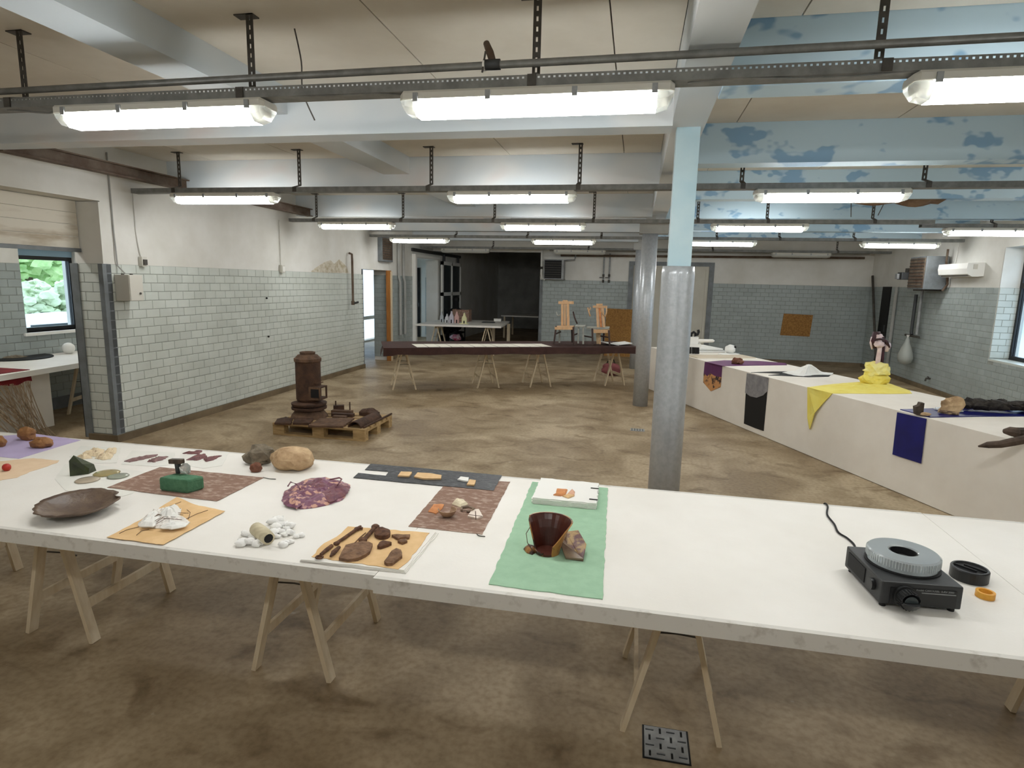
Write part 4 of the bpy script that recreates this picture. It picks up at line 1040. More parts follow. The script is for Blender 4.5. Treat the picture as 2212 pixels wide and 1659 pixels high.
# ------------------------------------------------------------------ broken pot on the felt
z = TZ + 0.0038
pc = G(1180, 1199, z); pc.y += 0.03
M['pot_in'] = mat('dark_red_glaze', (82, 38, 26), (64, 30, 22), sc=10, rough=0.3)
M['pot_out'] = mat('mottled_pot_glaze', (168, 118, 64), (58, 36, 28), sc=11, rough=0.3, lo=0.48, hi=0.58)
t = thing('broken_pot', 'broken dark red pot with a high back wall on green felt', 'pot', (pc.x, pc.y, z))
def pot_wall(c, prof, a0, a1, cut, th):
    n = 30; out = MB(); rows = len(prof)
    def pt(r, zz, a): return Vector((c.x + r * math.cos(a), c.y + r * math.sin(a), z + zz))
    vs = []; fs = []
    for lay_ in (0, 1):
        for i, (r, zz) in enumerate(prof):
            for k in range(n + 1):
                f_ = k / n; lim = cut(f_); q_ = min(i / (rows - 1), lim)
                j = q_ * (rows - 1); i0 = min(int(j), rows - 2); fr_ = j - i0
                rr = prof[i0][0] * (1 - fr_) + prof[i0 + 1][0] * fr_; z2 = prof[i0][1] * (1 - fr_) + prof[i0 + 1][1] * fr_
                vs.append(pt(rr - th * lay_, z2, a0 + (a1 - a0) * f_))
    N = n + 1; S = rows * N
    for i in range(rows - 1):
        for k in range(n):
            fs.append((i * N + k, i * N + k + 1, (i + 1) * N + k + 1, (i + 1) * N + k))
            fs.append((S + i * N + k, S + (i + 1) * N + k, S + (i + 1) * N + k + 1, S + i * N + k + 1))
    for k in range(n):
        a_ = (rows - 1) * N + k; fs.append((a_, a_ + 1, S + a_ + 1, S + a_))
    for i in range(rows - 1):
        for k in (0, n):
            a_ = i * N + k; fs.append((a_, a_ + N, S + a_ + N, S + a_))
    return vs, fs, S
prof = [(0.05, 0.0), (0.053, 0.016), (0.061, 0.045), (0.073, 0.08), (0.086, 0.11), (0.096, 0.128), (0.1, 0.134)]
def cut(f_):
    if f_ < 0.06: return 0.34 + 2.0 * f_
    if f_ < 0.20: return 0.46 + (f_ - 0.06) * 3.9
    if f_ < 0.66: return 1.0
    if f_ < 0.8: return 1.0 - (f_ - 0.66) * 6.2
    return max(0.1, 0.13 + 0.04 * math.sin(f_ * 90))
vs, fs, S = pot_wall(pc, prof, math.radians(-62), math.radians(258), cut, 0.006)
o = MB().add(vs, fs).build('pot_wall', 'pot_out', t, smooth=False)
o.data.materials.append(M['pot_in'])
for f_ in o.data.polygons:
    cv = f_.center + Vector(o.location) + Vector((pc.x, pc.y, z)) - pc
    nrm = f_.normal
    if nrm.x * cv.x + nrm.y * cv.y < -0.2 * Vector((cv.x, cv.y)).length: f_.material_index = 1
MB().lathe([(0.05, 0.0), (0.05, 0.008), (0.001, 0.009)], (pc.x, pc.y, z), 24).build('pot_base', 'pot_in', t)
a_ = G(1142, 1155, z + 0.09)
MB().tube([a_ + Vector((0.0, 0.03, 0.02)), a_ + Vector((-0.012, 0.01, 0)), a_ + Vector((-0.004, 0, -0.035)), a_ + Vector((0.02, 0.0, -0.07))], 0.0016, 5).build('wire', 'rust_light', t)
P = [(1131, 1187), (1138, 1181), (1156, 1184), (1162, 1190), (1150, 1199), (1138, 1195)]
MB().relief(ragged(GL(P, z), 0.02, 0.002, 6), z, 0.02, 4, 18, 5, nz=0.3).build('pot_shard', 'pot_out', label='small brown pot shard left of the broken pot', cat='shard')
# second shard: shallow bowl piece with cast pattern
t = thing('pot_shard', 'angular tan and purple pot shard right of the broken pot', 'shard', tuple(G(1240, 1205, z)[:2]) + (z,))
M['shard_pat'] = mat('tan_purple_glaze', (176, 146, 100), (110, 78, 78), sc=16, rough=0.35, lo=0.46, hi=0.56)
sA, sB, sC, sD, sE = G(1206, 1185, z), G(1222, 1208, z), G(1260, 1213, z), G(1266, 1193, z), G(1224, 1172, z)
up = Vector((0, 0, 1))
outer = [sB, sC, sD + up * 0.03, sE + up * 0.062 + Vector((0.035, 0.0, 0)), sE + up * 0.05]
MB().add([sB + up * 0.0006, sC + up * 0.0006, sC + up * 0.02, sD + up * 0.035, sE + Vector((0.05, 0.01, 0.05)), sE + Vector((-0.002, 0.0, 0.042)), sE + Vector((-0.012, -0.01, 0.018)),
          sB + Vector((0.004, 0.014, 0.0006)), sC + Vector((-0.002, 0.016, 0.0006)), sC + Vector((-0.003, 0.014, 0.024)), sD + Vector((-0.006, 0.012, 0.038)), sE + Vector((0.045, 0.022, 0.052)), sE + Vector((0.0, 0.012, 0.045)), sE + Vector((-0.008, 0.003, 0.016))],
         [(0, 1, 2, 3, 4, 5, 6), (13, 12, 11, 10, 9, 8, 7)] + [(i, (i + 1) % 7, 7 + (i + 1) % 7, 7 + i) for i in range(7)]).build('shard_wall', 'shard_pat', t)
MB().add([sA + up * 0.035, sB + up * 0.0006, sC + up * 0.004, sE + Vector((-0.01, -0.02, 0.012)), sA + up * 0.041, sB + up * 0.008, sC + up * 0.012, sE + Vector((-0.01, -0.02, 0.02))],
         [(3, 2, 1, 0), (4, 5, 6, 7), (0, 1, 5, 4), (1, 2, 6, 5), (2, 3, 7, 6), (3, 0, 4, 7)]).build('shard_floor', mat('grey_tan_glaze', (140, 120, 96), (108, 88, 74), sc=14, rough=0.35), t)

# ------------------------------------------------------------------ slide projector
z = TZ
BF, BR_, BL_ = G(1899, 1305, z + 0.012), G(2061, 1318, z + 0.012), G(1838, 1240, z + 0.012)
ux = (BR_ - BF); W = ux.length; ux.normalize()
uy = (BL_ - BF); uy = uy - ux * uy.dot(ux); D = 0.29; uy.normalize()
W = 0.264
ang = math.atan2(ux.y, ux.x)
pj = thing('slide_projector', 'black carousel slide projector with clear round tray', 'projector', (BF.x, BF.y, z))
def PJ(x, y, zz): return BF + ux * x + uy * y + Vector((0, 0, zz - 0.012))
def pjbox(x0, x1, y0, y1, z0, z1, bev=0.0):
    c_ = PJ((x0 + x1) / 2, (y0 + y1) / 2, (z0 + z1) / 2)
    return MB().obox(c_, (x1 - x0, y1 - y0, z1 - z0), rz=ang, bev=bev)
M['proj'] = mat('projector_grey', (52, 53, 54), (46, 47, 48), sc=60, rough=0.5)
pjbox(0, W, 0, D, 0.014, 0.098, 0.006).build('body', 'proj', pj)
pjbox(0.03, W - 0.02, -0.003, 0.01, 0.02, 0.08).build('front_panel', 'black_gloss', pj)
lens = MB()
lc = PJ(0.075, -0.002, 0.052)
lens.tube([lc + uy * 0.01, lc - uy * 0.012, lc - uy * 0.013, lc - uy * 0.05, lc - uy * 0.05], [0.038, 0.038, 0.032, 0.03, 0.026], 24)
lo_ = lens.build('lens_barrel', 'black_gloss', pj)
MB().tube([lc - uy * 0.0505, lc - uy * 0.052], [0.022, 0.02], 20).build('lens_glass', 'glass_dark', lo_)
for i in range(20):
    a_ = 2 * math.pi * i / 20
    q_ = lc - uy * 0.032 + ux * (0.032 * math.cos(a_)) + Vector((0, 0, 0.032 * math.sin(a_)))
    MB().bar(q_ + uy * 0.014, q_ - uy * 0.014, 0.003, 0.003).build('grip_rib', 'black', lo_)
MB().tube([PJ(-0.002, 0.055, 0.06), PJ(-0.014, 0.055, 0.06)], 0.021, 20).build('focus_knob', 'black_gloss', pj)
pjbox(-0.003, 0.002, 0.12, 0.26, 0.03, 0.085).build('side_vent', 'black', pj)
for x, y in ((0.02, 0.02), (W - 0.02, 0.02), (0.02, D - 0.02), (W - 0.02, D - 0.02)):
    MB().lathe([(0.011, 0), (0.011, 0.014)], PJ(x, y, 0.0), 12).build('foot', 'black', pj)
tc = PJ(0.14, 0.16, 0.098)
MB().lathe([(0.122, -0.0), (0.122, 0.004), (0.117, 0.005)], tc, 48).build('tray_seat', 'black', pj, smooth=False)
M['clear'] = mat('clear_grey_plastic', (226, 233, 236), rough=0.06, trans=0.62, ior=1.35)
MB().lathe([(0.113, 0.006), (0.115, 0.02), (0.117, 0.021), (0.117, 0.046), (0.112, 0.051), (0.05, 0.051), (0.046, 0.046), (0.046, 0.008), (0.113, 0.006)], tc, 60, cap=False).build('slide_tray', 'clear', pj, smooth=False)
ribs = MB()
for i in range(80):
    a_ = 2 * math.pi * i / 80
    ribs.obox(tc + Vector((0.1165 * math.cos(a_), 0.1165 * math.sin(a_), 0.033)), (0.005, 0.0022, 0.026), rz=a_)
ribs.build('tray_teeth', mat('pale_plastic_teeth', (200, 206, 208), rough=0.3), pj, kind='stuff')
MB().lathe([(0.0455, 0.004), (0.0455, 0.047), (0.042, 0.047), (0.04, 0.02), (0.02, 0.02), (0.018, 0.03), (0.001, 0.031)], tc, 36).build('tray_hub', 'black', pj)
pjbox(0.13, 0.24, -0.0045, -0.003, 0.066, 0.069).build('model_strip', 'galv', pj)
def lettering(parent, text, size, pos, xdir, ndir, m):
    cu = bpy.data.curves.new('lettering', 'FONT'); cu.body = text; cu.size = size; cu.extrude = 0.0003
    tmp = bpy.data.objects.new('lettering_source', cu); COL.objects.link(tmp)
    dg = bpy.context.evaluated_depsgraph_get(); me = bpy.data.meshes.new_from_object(tmp.evaluated_get(dg))
    bpy.data.objects.remove(tmp, do_unlink=True)
    xd = Vector(xdir).normalized(); nd = Vector(ndir).normalized(); yd = nd.cross(xd)
    base = world_of(parent)
    for v in me.vertices: v.co = Vector(pos) + xd * v.co.x + yd * v.co.y + nd * v.co.z - base
    me.materials.clear(); me.materials.append(M[m])
    o_ = bpy.data.objects.new('lettering', me); COL.objects.link(o_); o_.parent = parent
    return o_
lettering(pj, 'Kodak CAROUSEL  S-AV 2000', 0.0095, PJ(0.112, -0.0036, 0.074), ux, -uy, 'galv')
pts = [G(u, v, TZ + 0.006) for u, v in ((1847, 1181), (1831, 1163), (1811, 1150), (1802, 1132), (1787, 1112), (1788, 1094))]
pts = [PJ(0.05, D + 0.002, 0.05), PJ(0.045, D + 0.03, 0.03)] + pts + [Vector((pts[-1].x, 3.222, TZ + 0.006)), Vector((pts[-1].x, 3.236, TZ - 0.015)), Vector((pts[-1].x + 0.002, 3.242, 0.68)), Vector((pts[-1].x + 0.01, 3.25, 0.3)), Vector((pts[-1].x + 0.03, 3.3, 0.02)), Vector((pts[-1].x + 0.3, 3.5, 0.008))]
cable('power_cord', 'thin black power cord running off the table from the projector', pts, 0.0045, 'black')
p = G(2095, 1252, TZ)
p.y += 0.01
t = thing('tray_cap', 'round black plastic cap with slots beside the projector', 'cap', (p.x, p.y, TZ))
MB().lathe([(0.061, 0), (0.063, 0.003), (0.063, 0.042), (0.06, 0.046), (0.054, 0.046), (0.052, 0.04), (0.001, 0.04)], p, 44).build('cap_body', 'black_gloss', t)
for dx in (-0.016, 0.018): MB().obox(p + Vector((dx, 0.0, 0.043)), (0.008, 0.075, 0.007), rz=0.75).build('cap_bar', 'black', t)
p = G(2130, 1292, TZ); p.y += 0.008
MB().lathe([(0.021, 0), (0.03, 0.0), (0.03, 0.022), (0.021, 0.022), (0.021, 0)], p, 36, cap=False).build('tape_ring', mat('amber_tape', (232, 172, 62), (216, 150, 48), sc=30, rough=0.4), label='small amber tape ring at the right of the projector', cat='tape')
# floor drain
d0, d1_, d2_ = G(1392, 1568, 0), G(1480, 1580, 0), G(1488, 1652, 0)
cx, cy = (d0.x + d2_.x) / 2, (d0.y + d2_.y) / 2; s = 0.172
t = thing('floor_drain', 'square metal floor drain with slotted grate', 'drain', (cx, cy, 0))
MB().box((cx - s / 2 - 0.008, cy - s / 2 - 0.008, 0.0002), (cx + s / 2 + 0.008, cy + s / 2 + 0.008, 0.0015)).build('drain_well', 'black', t)
b = MB(); e = s / 4
for i in range(4):
    for j in range(4):
        x0, y0 = cx - s / 2 + i * e, cy - s / 2 + j * e
        hx, hy = (0.017, 0.0045) if (i + j) % 2 else (0.0045, 0.017)
        mx_, my_ = x0 + e / 2, y0 + e / 2
        b.box((x0, y0, 0.0015), (x0 + e, my_ - hy, 0.006)); b.box((x0, my_ + hy, 0.0015), (x0 + e, y0 + e, 0.006))
        b.box((x0, my_ - hy, 0.0015), (mx_ - hx, my_ + hy, 0.006)); b.box((mx_ + hx, my_ - hy, 0.0015), (x0 + e, my_ + hy, 0.006))
b.build('grate', 'galv', t)
p = G(1377, 929, 0)
t = thing('floor_plate', 'small grey floor plate before the near steel column', 'plate', (p.x, p.y, 0))
MB().box((p.x - 0.09, p.y - 0.07, 0.0003), (p.x + 0.09, p.y + 0.07, 0.004)).build('plate', 'galv', t)
for i in range(5): MB().box((p.x - 0.075 + i * 0.034, p.y - 0.055, 0.004), (p.x - 0.065 + i * 0.034, p.y + 0.055, 0.0055)).build('slot', 'hanger', t)
# ------------------------------------------------------------------ pallet with stove and scrap iron
x0, x1, y0, y1 = -4.14, -2.97, 6.26, 7.06
t = thing('wooden_pallet', 'wooden pallet on the floor carrying the rusty stove', 'pallet', ((x0 + x1) / 2, (y0 + y1) / 2, 0))
for y in (y0, (y0 + y1) / 2 - 0.05, y1 - 0.1):
    MB().box((x0, y, 0), (x1, y + 0.1, 0.022)).build('bottom_board', 'pallet', t)
    for x in (x0, (x0 + x1) / 2 - 0.072, x1 - 0.145):
        MB().box((x, y, 0.022), (x + 0.145, y + 0.1, 0.1)).build('block', 'pallet', t)
for x in (x0, (x0 + x1) / 2 - 0.072, x1 - 0.145):
    MB().box((x, y0, 0.1), (x + 0.145, y1, 0.122)).build('stringer_board', 'pallet', t)
for i in range(5):
    w = 0.145 if i % 2 == 0 else 0.1
    yy = y0 + (y1 - y0 - 0.145) * i / 4 + (0.145 - w) / 2
    MB().box((x0, yy, 0.122), (x1, yy + w, 0.144)).build('deck_board', 'pallet', t)
def Z7(zx, zy): return (560 + zx * 0.14467, 740 + zy * 0.14467)
sy = 6.68
def sz(zy): return Y(*Z7(745, zy), sy).z
sx = Y(*Z7(745, 900), sy).x
k_ = (Y(*Z7(910, 600), sy).x - Y(*Z7(580, 600), sy).x) / 2
t = thing('iron_stove', 'tall rusty cylindrical iron stove standing on the pallet', 'stove', (sx, sy, 0.145))
R_ = k_
zb = 0.1448
MB().lathe([(R_ * 1.5, zb), (R_ * 1.42, zb + 0.03), (R_ * 1.1, zb + 0.09), (R_ * 1.05, zb + 0.1)], (sx, sy, 0), 32).build('stove_foot', 'rust_light', t)
MB().lathe([(R_ * 1.05, zb + 0.1), (R_ * 1.4, zb + 0.105), (R_ * 1.42, zb + 0.13), (R_ * 1.05, zb + 0.145)], (sx, sy, 0), 32).build('stove_ring', 'rust', t)
MB().lathe([(R_ * 1.05, zb + 0.146), (R_ * 1.38, zb + 0.155), (R_ * 1.42, zb + 0.18), (R_ * 1.0, zb + 0.2)], (sx, sy, 0), 32).build('stove_ring', 'rust', t)
zt = sz(285)
MB().lathe([(R_ * 0.86, zb + 0.201), (R_, zb + 0.23), (R_, zt - 0.2), (R_, zt)], (sx, sy, 0), 36).build('stove_body', 'rust', t, smooth=False)
MB().lathe([(R_ * 1.02, zt), (R_ * 1.08, zt + 0.01), (R_ * 1.08, zt + 0.045), (R_ * 1.0, zt + 0.05), (R_ * 0.78, zt + 0.085), (R_ * 0.62, zt + 0.09)], (sx, sy, 0), 36).build('stove_collar', 'rust_light', t)
MB().lathe([(R_ * 0.6, zt + 0.09), (R_ * 0.62, zt + 0.12), (R_ * 0.5, zt + 0.122), (R_ * 0.46, zt + 0.105), (0.001, zt + 0.104)], (sx, sy, 0), 28).build('stove_spigot', 'rust_light', t)
fx = sx + R_ * 0.82
MB().box((fx - 0.06, sy - 0.13, zb + 0.24), (fx + 0.1, sy - 0.115, zb + 0.4)).build('firebox_front', 'rust_light', t)
MB().box((fx - 0.06, sy - 0.115, zb + 0.24), (fx + 0.1, sy + 0.05, zb + 0.262)).build('firebox_floor', 'rust', t)
MB().box((fx - 0.06, sy - 0.115, zb + 0.385), (fx + 0.1, sy + 0.05, zb + 0.4)).build('firebox_roof', 'rust', t)
MB().box((fx + 0.085, sy + 0.03, zb + 0.262), (fx + 0.1, sy + 0.05, zb + 0.385)).build('firebox_side', 'rust', t)
MB().box((fx - 0.02, sy - 0.132, zb + 0.27), (fx + 0.085, sy - 0.13, zb + 0.375)).build('firebox_mouth', 'black', t)
MB().bar((fx + 0.02, sy - 0.08, zb + 0.44), (fx + 0.11, sy - 0.1, zb + 0.46), 0.06, 0.012).build('damper_flap', 'rust', t)
zp = 0.1448
def scrap(name, label, zpts, h, m='rust_light', seed=1, zz=zp, nz=0.4):
    P = ragged(GL([Z7(*q) for q in zpts], zz), 0.04, 0.006, seed)
    return MB().relief(P, zz, h, seed, 12, 5, prof=lambda q_: 1 - 0.4 * q_ ** 5, nz=nz).build(name, m, label=label, cat='scrap iron')
scrap('iron_plate', 'rusty plate at the left front corner of the pallet', [(225, 1225), (270, 1160), (400, 1130), (500, 1160), (470, 1230)], 0.03, 'rust', 3)
scrap('iron_plate', 'slanted rusty plate before the stove foot', [(500, 1225), (540, 1165), (660, 1140), (810, 1160), (740, 1235)], 0.035, 'rust', 5)
scrap('iron_grate', 'rusty stove grate in the pallet centre front', [(730, 1265), (900, 1150), (1210, 1150), (1420, 1150), (1250, 1275)], 0.03, 'rust_light', 8)
t = thing('iron_bars', 'pile of rusty bars behind the grate on the pallet', 'scrap iron', tuple(G(*Z7(1200, 1120), zp)[:2]) + (zp,))
for i, (a_, c_, hh_) in enumerate((((1090, 1060), (1390, 1075), 0.05), ((1090, 1095), (1410, 1110), 0.04), ((1110, 1125), (1300, 1135), 0.03), ((1110, 1040), (1270, 1035), 0.09))):
    pa, pb = G(*Z7(*a_), zp), G(*Z7(*c_), zp)
    MB().bar(pa + Vector((0, 0, hh_ / 2)), pb + Vector((0, 0, hh_ / 2)), 0.07, hh_).build('bar', 'rust' if i % 2 else 'rust_light', t)
for a_ in ((1145, 1040), (1355, 1060)):
    pa = G(*Z7(*a_), zp); MB().tube([pa + Vector((0, 0, 0.03)), pa + Vector((0, 0, 0.15))], 0.008, 6).build('upright_pin', 'rust', t)
# curved ridge piece
pa, pb = G(*Z7(1420, 1275), zp), G(*Z7(1740, 1130), zp)
dd = (pb - pa); ln = Vector((-dd.y, dd.x, 0)).normalized(); b = MB(); secs = []
for k in range(13):
    a_ = math.pi * k / 12
    off = ln * (0.085 * math.cos(a_)) + Vector((0, 0, 0.001 + 0.075 * math.sin(a_)))
    secs.append((pa + off, pb + off, pa + off * 0.86, pb + off * 0.86))
for k in range(12):
    a0, b0, c0, d0 = secs[k]; a1, b1, c1_, d1_ = secs[k + 1]
    b.add([a0, b0, b1, a1, c0, d0, d1_, c1_], [(0, 1, 2, 3), (7, 6, 5, 4), (0, 3, 7, 4), (1, 5, 6, 2)])
b.build('curved_iron', 'rust', label='curved half round iron piece at the right of the pallet', cat='scrap iron')
scrap('toothed_iron', 'rusty toothed ring at the back right of the pallet', [(1490, 1085), (1530, 1050), (1640, 1040), (1760, 1060), (1800, 1090), (1650, 1110)], 0.07, 'rust', 12)
pa, pb = Vector((-3.0, 6.3, zp + 0.0125)), Vector((-2.985, 7.08, zp + 0.0125))
MB().tube([pa, pa.lerp(pb, 0.5), pb], 0.012, 8).build('iron_rod', 'rust', label='thin iron rod along the right pallet edge', cat='scrap iron')

# ------------------------------------------------------------------ table under the brown cloth
FL = Vector((-3.94, 9.04, 0)); ee = Vector((0.9024, 0.4309, 0)); pp_ = Vector((-0.4309, 0.9024, 0))
TL, TD = 4.5, 1.08
an = math.atan2(ee.y, ee.x)
def BT(s_, d_, z_): return FL + ee * s_ + pp_ * d_ + Vector((0, 0, z_))
tr1 = make_trestle(0.692)
for i, (s_, w) in enumerate(((0.36, 'white pine trestle at the left end of the brown cloth table'), (1.82, 'second pine trestle from left under the brown cloth table'), (2.78, 'third pine trestle from left under the brown cloth table'), (4.22, 'pine trestle under the brown cloth table, beside the column'))):
    o = tr1 if i == 0 else copy_tree(tr1)
    p = BT(s_, 0.66, 0); o.location = p; o.rotation_euler = (0, 0, an); tag(o, w, 'trestle', 'trestles under the brown cloth table')
def quadprism(pts, z0, z1): return MB().prism([(p.x, p.y) for p in pts], z0, z1)
quadprism([BT(0.02, 0.02, 0), BT(TL - 0.02, 0.02, 0), BT(TL - 0.02, TD - 0.02, 0), BT(0.02, TD - 0.02, 0)], 0.696, 0.756).build('table_board', 'white_paint', label='long table board hidden under the brown cloth', cat='table top')
M['brown_cloth'] = mat('dark_brown_cloth', (66, 42, 36), (56, 35, 31), sc=10, rough=0.9)
t = thing('brown_tablecloth', 'dark brown cloth covering the long table at the back', 'tablecloth', BT(TL / 2, TD / 2, 0.757))
quadprism([BT(0, 0, 0), BT(TL, 0, 0), BT(TL, TD, 0), BT(0, TD, 0)], 0.757, 0.762).build('cloth_top', 'brown_cloth', t)
b = MB(); n = 60
for i in range(n + 1):
    s_ = TL * i / n; w_ = 0.006 * math.sin(i * 0.9) + 0.004 * math.sin(i * 2.3)
    zl = 0.648 + 0.006 * math.sin(i * 0.5) - (0.02 if i < 3 else 0)
    for dz, off in ((0.761, -0.004), (zl, -0.014 + w_), (zl, -0.018 + w_), (0.762, -0.009)): b.v.append(BT(s_, off, dz))
for i in range(n):
    for k in range(4): b.f.append((i * 4 + k, i * 4 + (k + 1) % 4, i * 4 + 4 + (k + 1) % 4, i * 4 + 4 + k))
b.f += [(0, 1, 2, 3), (n * 4 + 3, n * 4 + 2, n * 4 + 1, n * 4)]
b.build('front_drop', 'brown_cloth', t)
b = MB()
b.add([BT(-0.004, -0.01, 0.762), BT(-0.004, TD * 0.35, 0.762), BT(-0.03, TD * 0.3, 0.7), BT(-0.05, -0.02, 0.64), BT(-0.001, -0.01, 0.76), BT(-0.001, TD * 0.35, 0.76), BT(-0.026, TD * 0.3, 0.698), BT(-0.046, -0.02, 0.638)],
      [(0, 1, 2, 3), (7, 6, 5, 4), (0, 3, 7, 4), (1, 5, 6, 2), (2, 6, 7, 3)])
b.build('end_drop', 'brown_cloth', t)
M['strip_paper'] = mat('cream_strip_paper', (232, 228, 214), rough=0.75, rnd=0.06)
for i in range(12):
    s_ = 0.50 + i * 0.195
    q = [BT(s_ + 0.05, 0.10, 0), BT(s_ + 0.232, 0.10, 0), BT(s_ + 0.19, 0.60, 0), BT(s_ + 0.0, 0.60, 0)]
    quadprism(q, 0.7625 + (i % 2) * 0.0012, 0.7634 + (i % 2) * 0.0012).build('paper_strip', 'strip_paper', label=['first', 'second', 'third', 'fourth', 'fifth', 'sixth', 'seventh', 'eighth', 'ninth', 'tenth', 'eleventh', 'last'][i] + ' cream paper leaf from left in the row on the brown cloth', cat='paper', group='paper leaves on the brown cloth')
# open book at the right end
p = BT(TL - 0.29, 0.42, 0.763)
t = thing('open_book', 'open white book at the right end of the brown cloth', 'book', p)
for s_, tilt in ((-1, 0.16), (1, -0.10)):
    MB().obox(p + ee * (s_ * 0.13) + Vector((0, 0, 0.028)), (0.25, 0.34, 0.012), rz=an, ry=tilt).build('book_half', 'white', t)

# chairs made of pale and dark wood, standing on the brown cloth
M['pale_wood'] = mat('pale_beech', (214, 176, 134), (196, 154, 112), sc=10, rough=0.5, stretch=(6, 6, 1))
M['dark_wood'] = mat('dark_walnut', (58, 38, 32), rough=0.5)
M['grey_wood'] = mat('weathered_grey_wood', (168, 168, 158), (140, 140, 132), sc=10, rough=0.7)
def ZC3(zx, zy): return (1160 + zx * 0.14463, 520 + zy * 0.14463)
def chair(base, label, d):
    bp = G(*ZC3(*base), 0.7632); yc = bp.y
    t = thing('sculptural_chair', label, 'chair', bp)
    def P(zx, zy, dy=0.0):
        q = Y(*ZC3(zx, zy), yc + dy); q.z = max(q.z, 0.7642); return q
    for nm, pts, w, h, m_ in d:
        if len(pts) == 2 and len(pts[0]) == 3 and nm != 'arm':
            a_, c_ = P(*pts[0]), P(*pts[1])
            MB().bar(a_, c_, w, h).build(nm, m_, t)
        else:
            MB().tube([P(*q) for q in pts], w, 8).build(nm, m_, t, smooth=True)
    return t
chair((400, 1545), 'pale wooden sculptural chair with wide crest rail, left one', [
    ('crest_rail', [(322, 925, 0.1), (548, 925, 0.1)], 0.05, 0.05, 'pale_wood'), ('crest_cap', [(385, 900, 0.1), (460, 900, 0.1)], 0.04, 0.03, 'pale_wood'),
    ('back_splat', [(378, 930, 0.1), (378, 1285, 0.12)], 0.045, 0.02, 'pale_wood'), ('back_splat', [(418, 930, 0.1), (418, 1285, 0.12)], 0.03, 0.018, 'pale_wood'), ('back_splat', [(460, 930, 0.1), (466, 1285, 0.12)], 0.05, 0.02, 'pale_wood'),
    ('seat', [(285, 1298, 0.0), (545, 1298, 0.0)], 0.36, 0.05, 'pale_wood'),
    ('leg', [(285, 1275, -0.15), (252, 1545, -0.17)], 0.028, 0.028, 'dark_wood'), ('leg', [(545, 1290, -0.15), (548, 1560, -0.17)], 0.028, 0.028, 'dark_wood'),
    ('leg', [(335, 1320, 0.15), (335, 1525, 0.16)], 0.028, 0.028, 'grey_wood'), ('leg', [(520, 1320, 0.15), (525, 1520, 0.16)], 0.028, 0.028, 'dark_wood'),
    ('stretcher', [(285, 1390, -0.14), (352, 1360, 0.14)], 0.02, 0.02, 'dark_wood'), ('stretcher', [(548, 1410, -0.14), (612, 1385, 0.14)], 0.02, 0.02, 'dark_wood'),
    ('arm', [(288, 1065, 0.0), (300, 1110, -0.02), (325, 1120, -0.03), (350, 1100, -0.02)], 0.011, 0, 'grey_wood'),
    ('arm', [(540, 1060, 0.0), (562, 1150, -0.03), (600, 1240, -0.05)], 0.013, 0, 'dark_wood')])
t = thing('grey_trestle_stool', 'grey wooden stool standing between the two sculptural chairs', 'stool', G(*ZC3(640, 1545), 0.7632))
def P_(zx, zy, dy=0.0):
    q = Y(*ZC3(zx, zy), t.location.y + dy); q.z = max(q.z, 0.7642); return q
MB().bar(P_(575, 1275), P_(725, 1275), 0.28, 0.025).build('stool_top', 'grey_wood', t)
for a_, c_ in (((620, 1290, 0.1), (612, 1500, 0.12)), ((690, 1290, 0.1), (690, 1500, 0.12)), ((620, 1290, -0.1), (615, 1535, -0.12)), ((690, 1290, -0.1), (690, 1545, -0.12))):
    MB().bar(P_(*a_), P_(*c_), 0.03, 0.025).build('leg', 'grey_wood', t)
chair((960, 1560), 'pale wooden sculptural chair with raised broken arms, right one', [
    ('crest_rail', [(835, 985, 0.1), (1050, 990, 0.1)], 0.05, 0.04, 'pale_wood'), ('crest_cap', [(885, 955, 0.1), (980, 955, 0.1)], 0.04, 0.035, 'pale_wood'),
    ('back_splat', [(898, 1000, 0.1), (915, 1335, 0.02)], 0.045, 0.02, 'pale_wood'), ('back_splat', [(935, 1000, 0.1), (960, 1320, 0.06)], 0.04, 0.018, 'terracotta'), ('back_splat', [(978, 1000, 0.1), (1005, 1335, 0.02)], 0.045, 0.02, 'pale_wood'),
    ('seat', [(745, 1300, 0.1), (1080, 1300, 0.1)], 0.3, 0.03, 'grey_wood'), ('front_rail', [(845, 1352, -0.1), (1080, 1352, -0.1)], 0.05, 0.06, 'pale_wood'),
    ('leg', [(825, 1310, -0.12), (832, 1575, -0.14)], 0.032, 0.032, 'dark_wood'), ('leg', [(1072, 1335, -0.12), (1085, 1560, -0.14)], 0.032, 0.032, 'dark_wood'),
    ('leg', [(1000, 1330, 0.15), (992, 1500, 0.16)], 0.03, 0.03, 'dark_wood'), ('leg', [(910, 1375, 0.0), (920, 1540, 0.0)], 0.07, 0.04, 'tan_rock'), ('leg', [(945, 1375, 0.0), (942, 1545, -0.02)], 0.025, 0.025, 'pale_wood'),
    ('stretcher', [(695, 1420, 0.14), (830, 1445, -0.12)], 0.022, 0.022, 'dark_wood'), ('stretcher', [(940, 1420, 0.0), (1080, 1445, -0.12)], 0.022, 0.022, 'dark_wood'),
    ('arm', [(760, 1000, 0.0), (772, 1050, -0.02), (795, 1130, -0.03)], 0.014, 0, 'pale_wood'), ('arm', [(800, 995, 0.0), (788, 1030, -0.02), (775, 1052, -0.02)], 0.011, 0, 'pale_wood'),
    ('arm', [(1038, 990, 0.05), (1040, 1060, 0.0), (1020, 1135, -0.02), (975, 1080, -0.02), (950, 1040, -0.03)], 0.013, 0, 'pale_wood')])

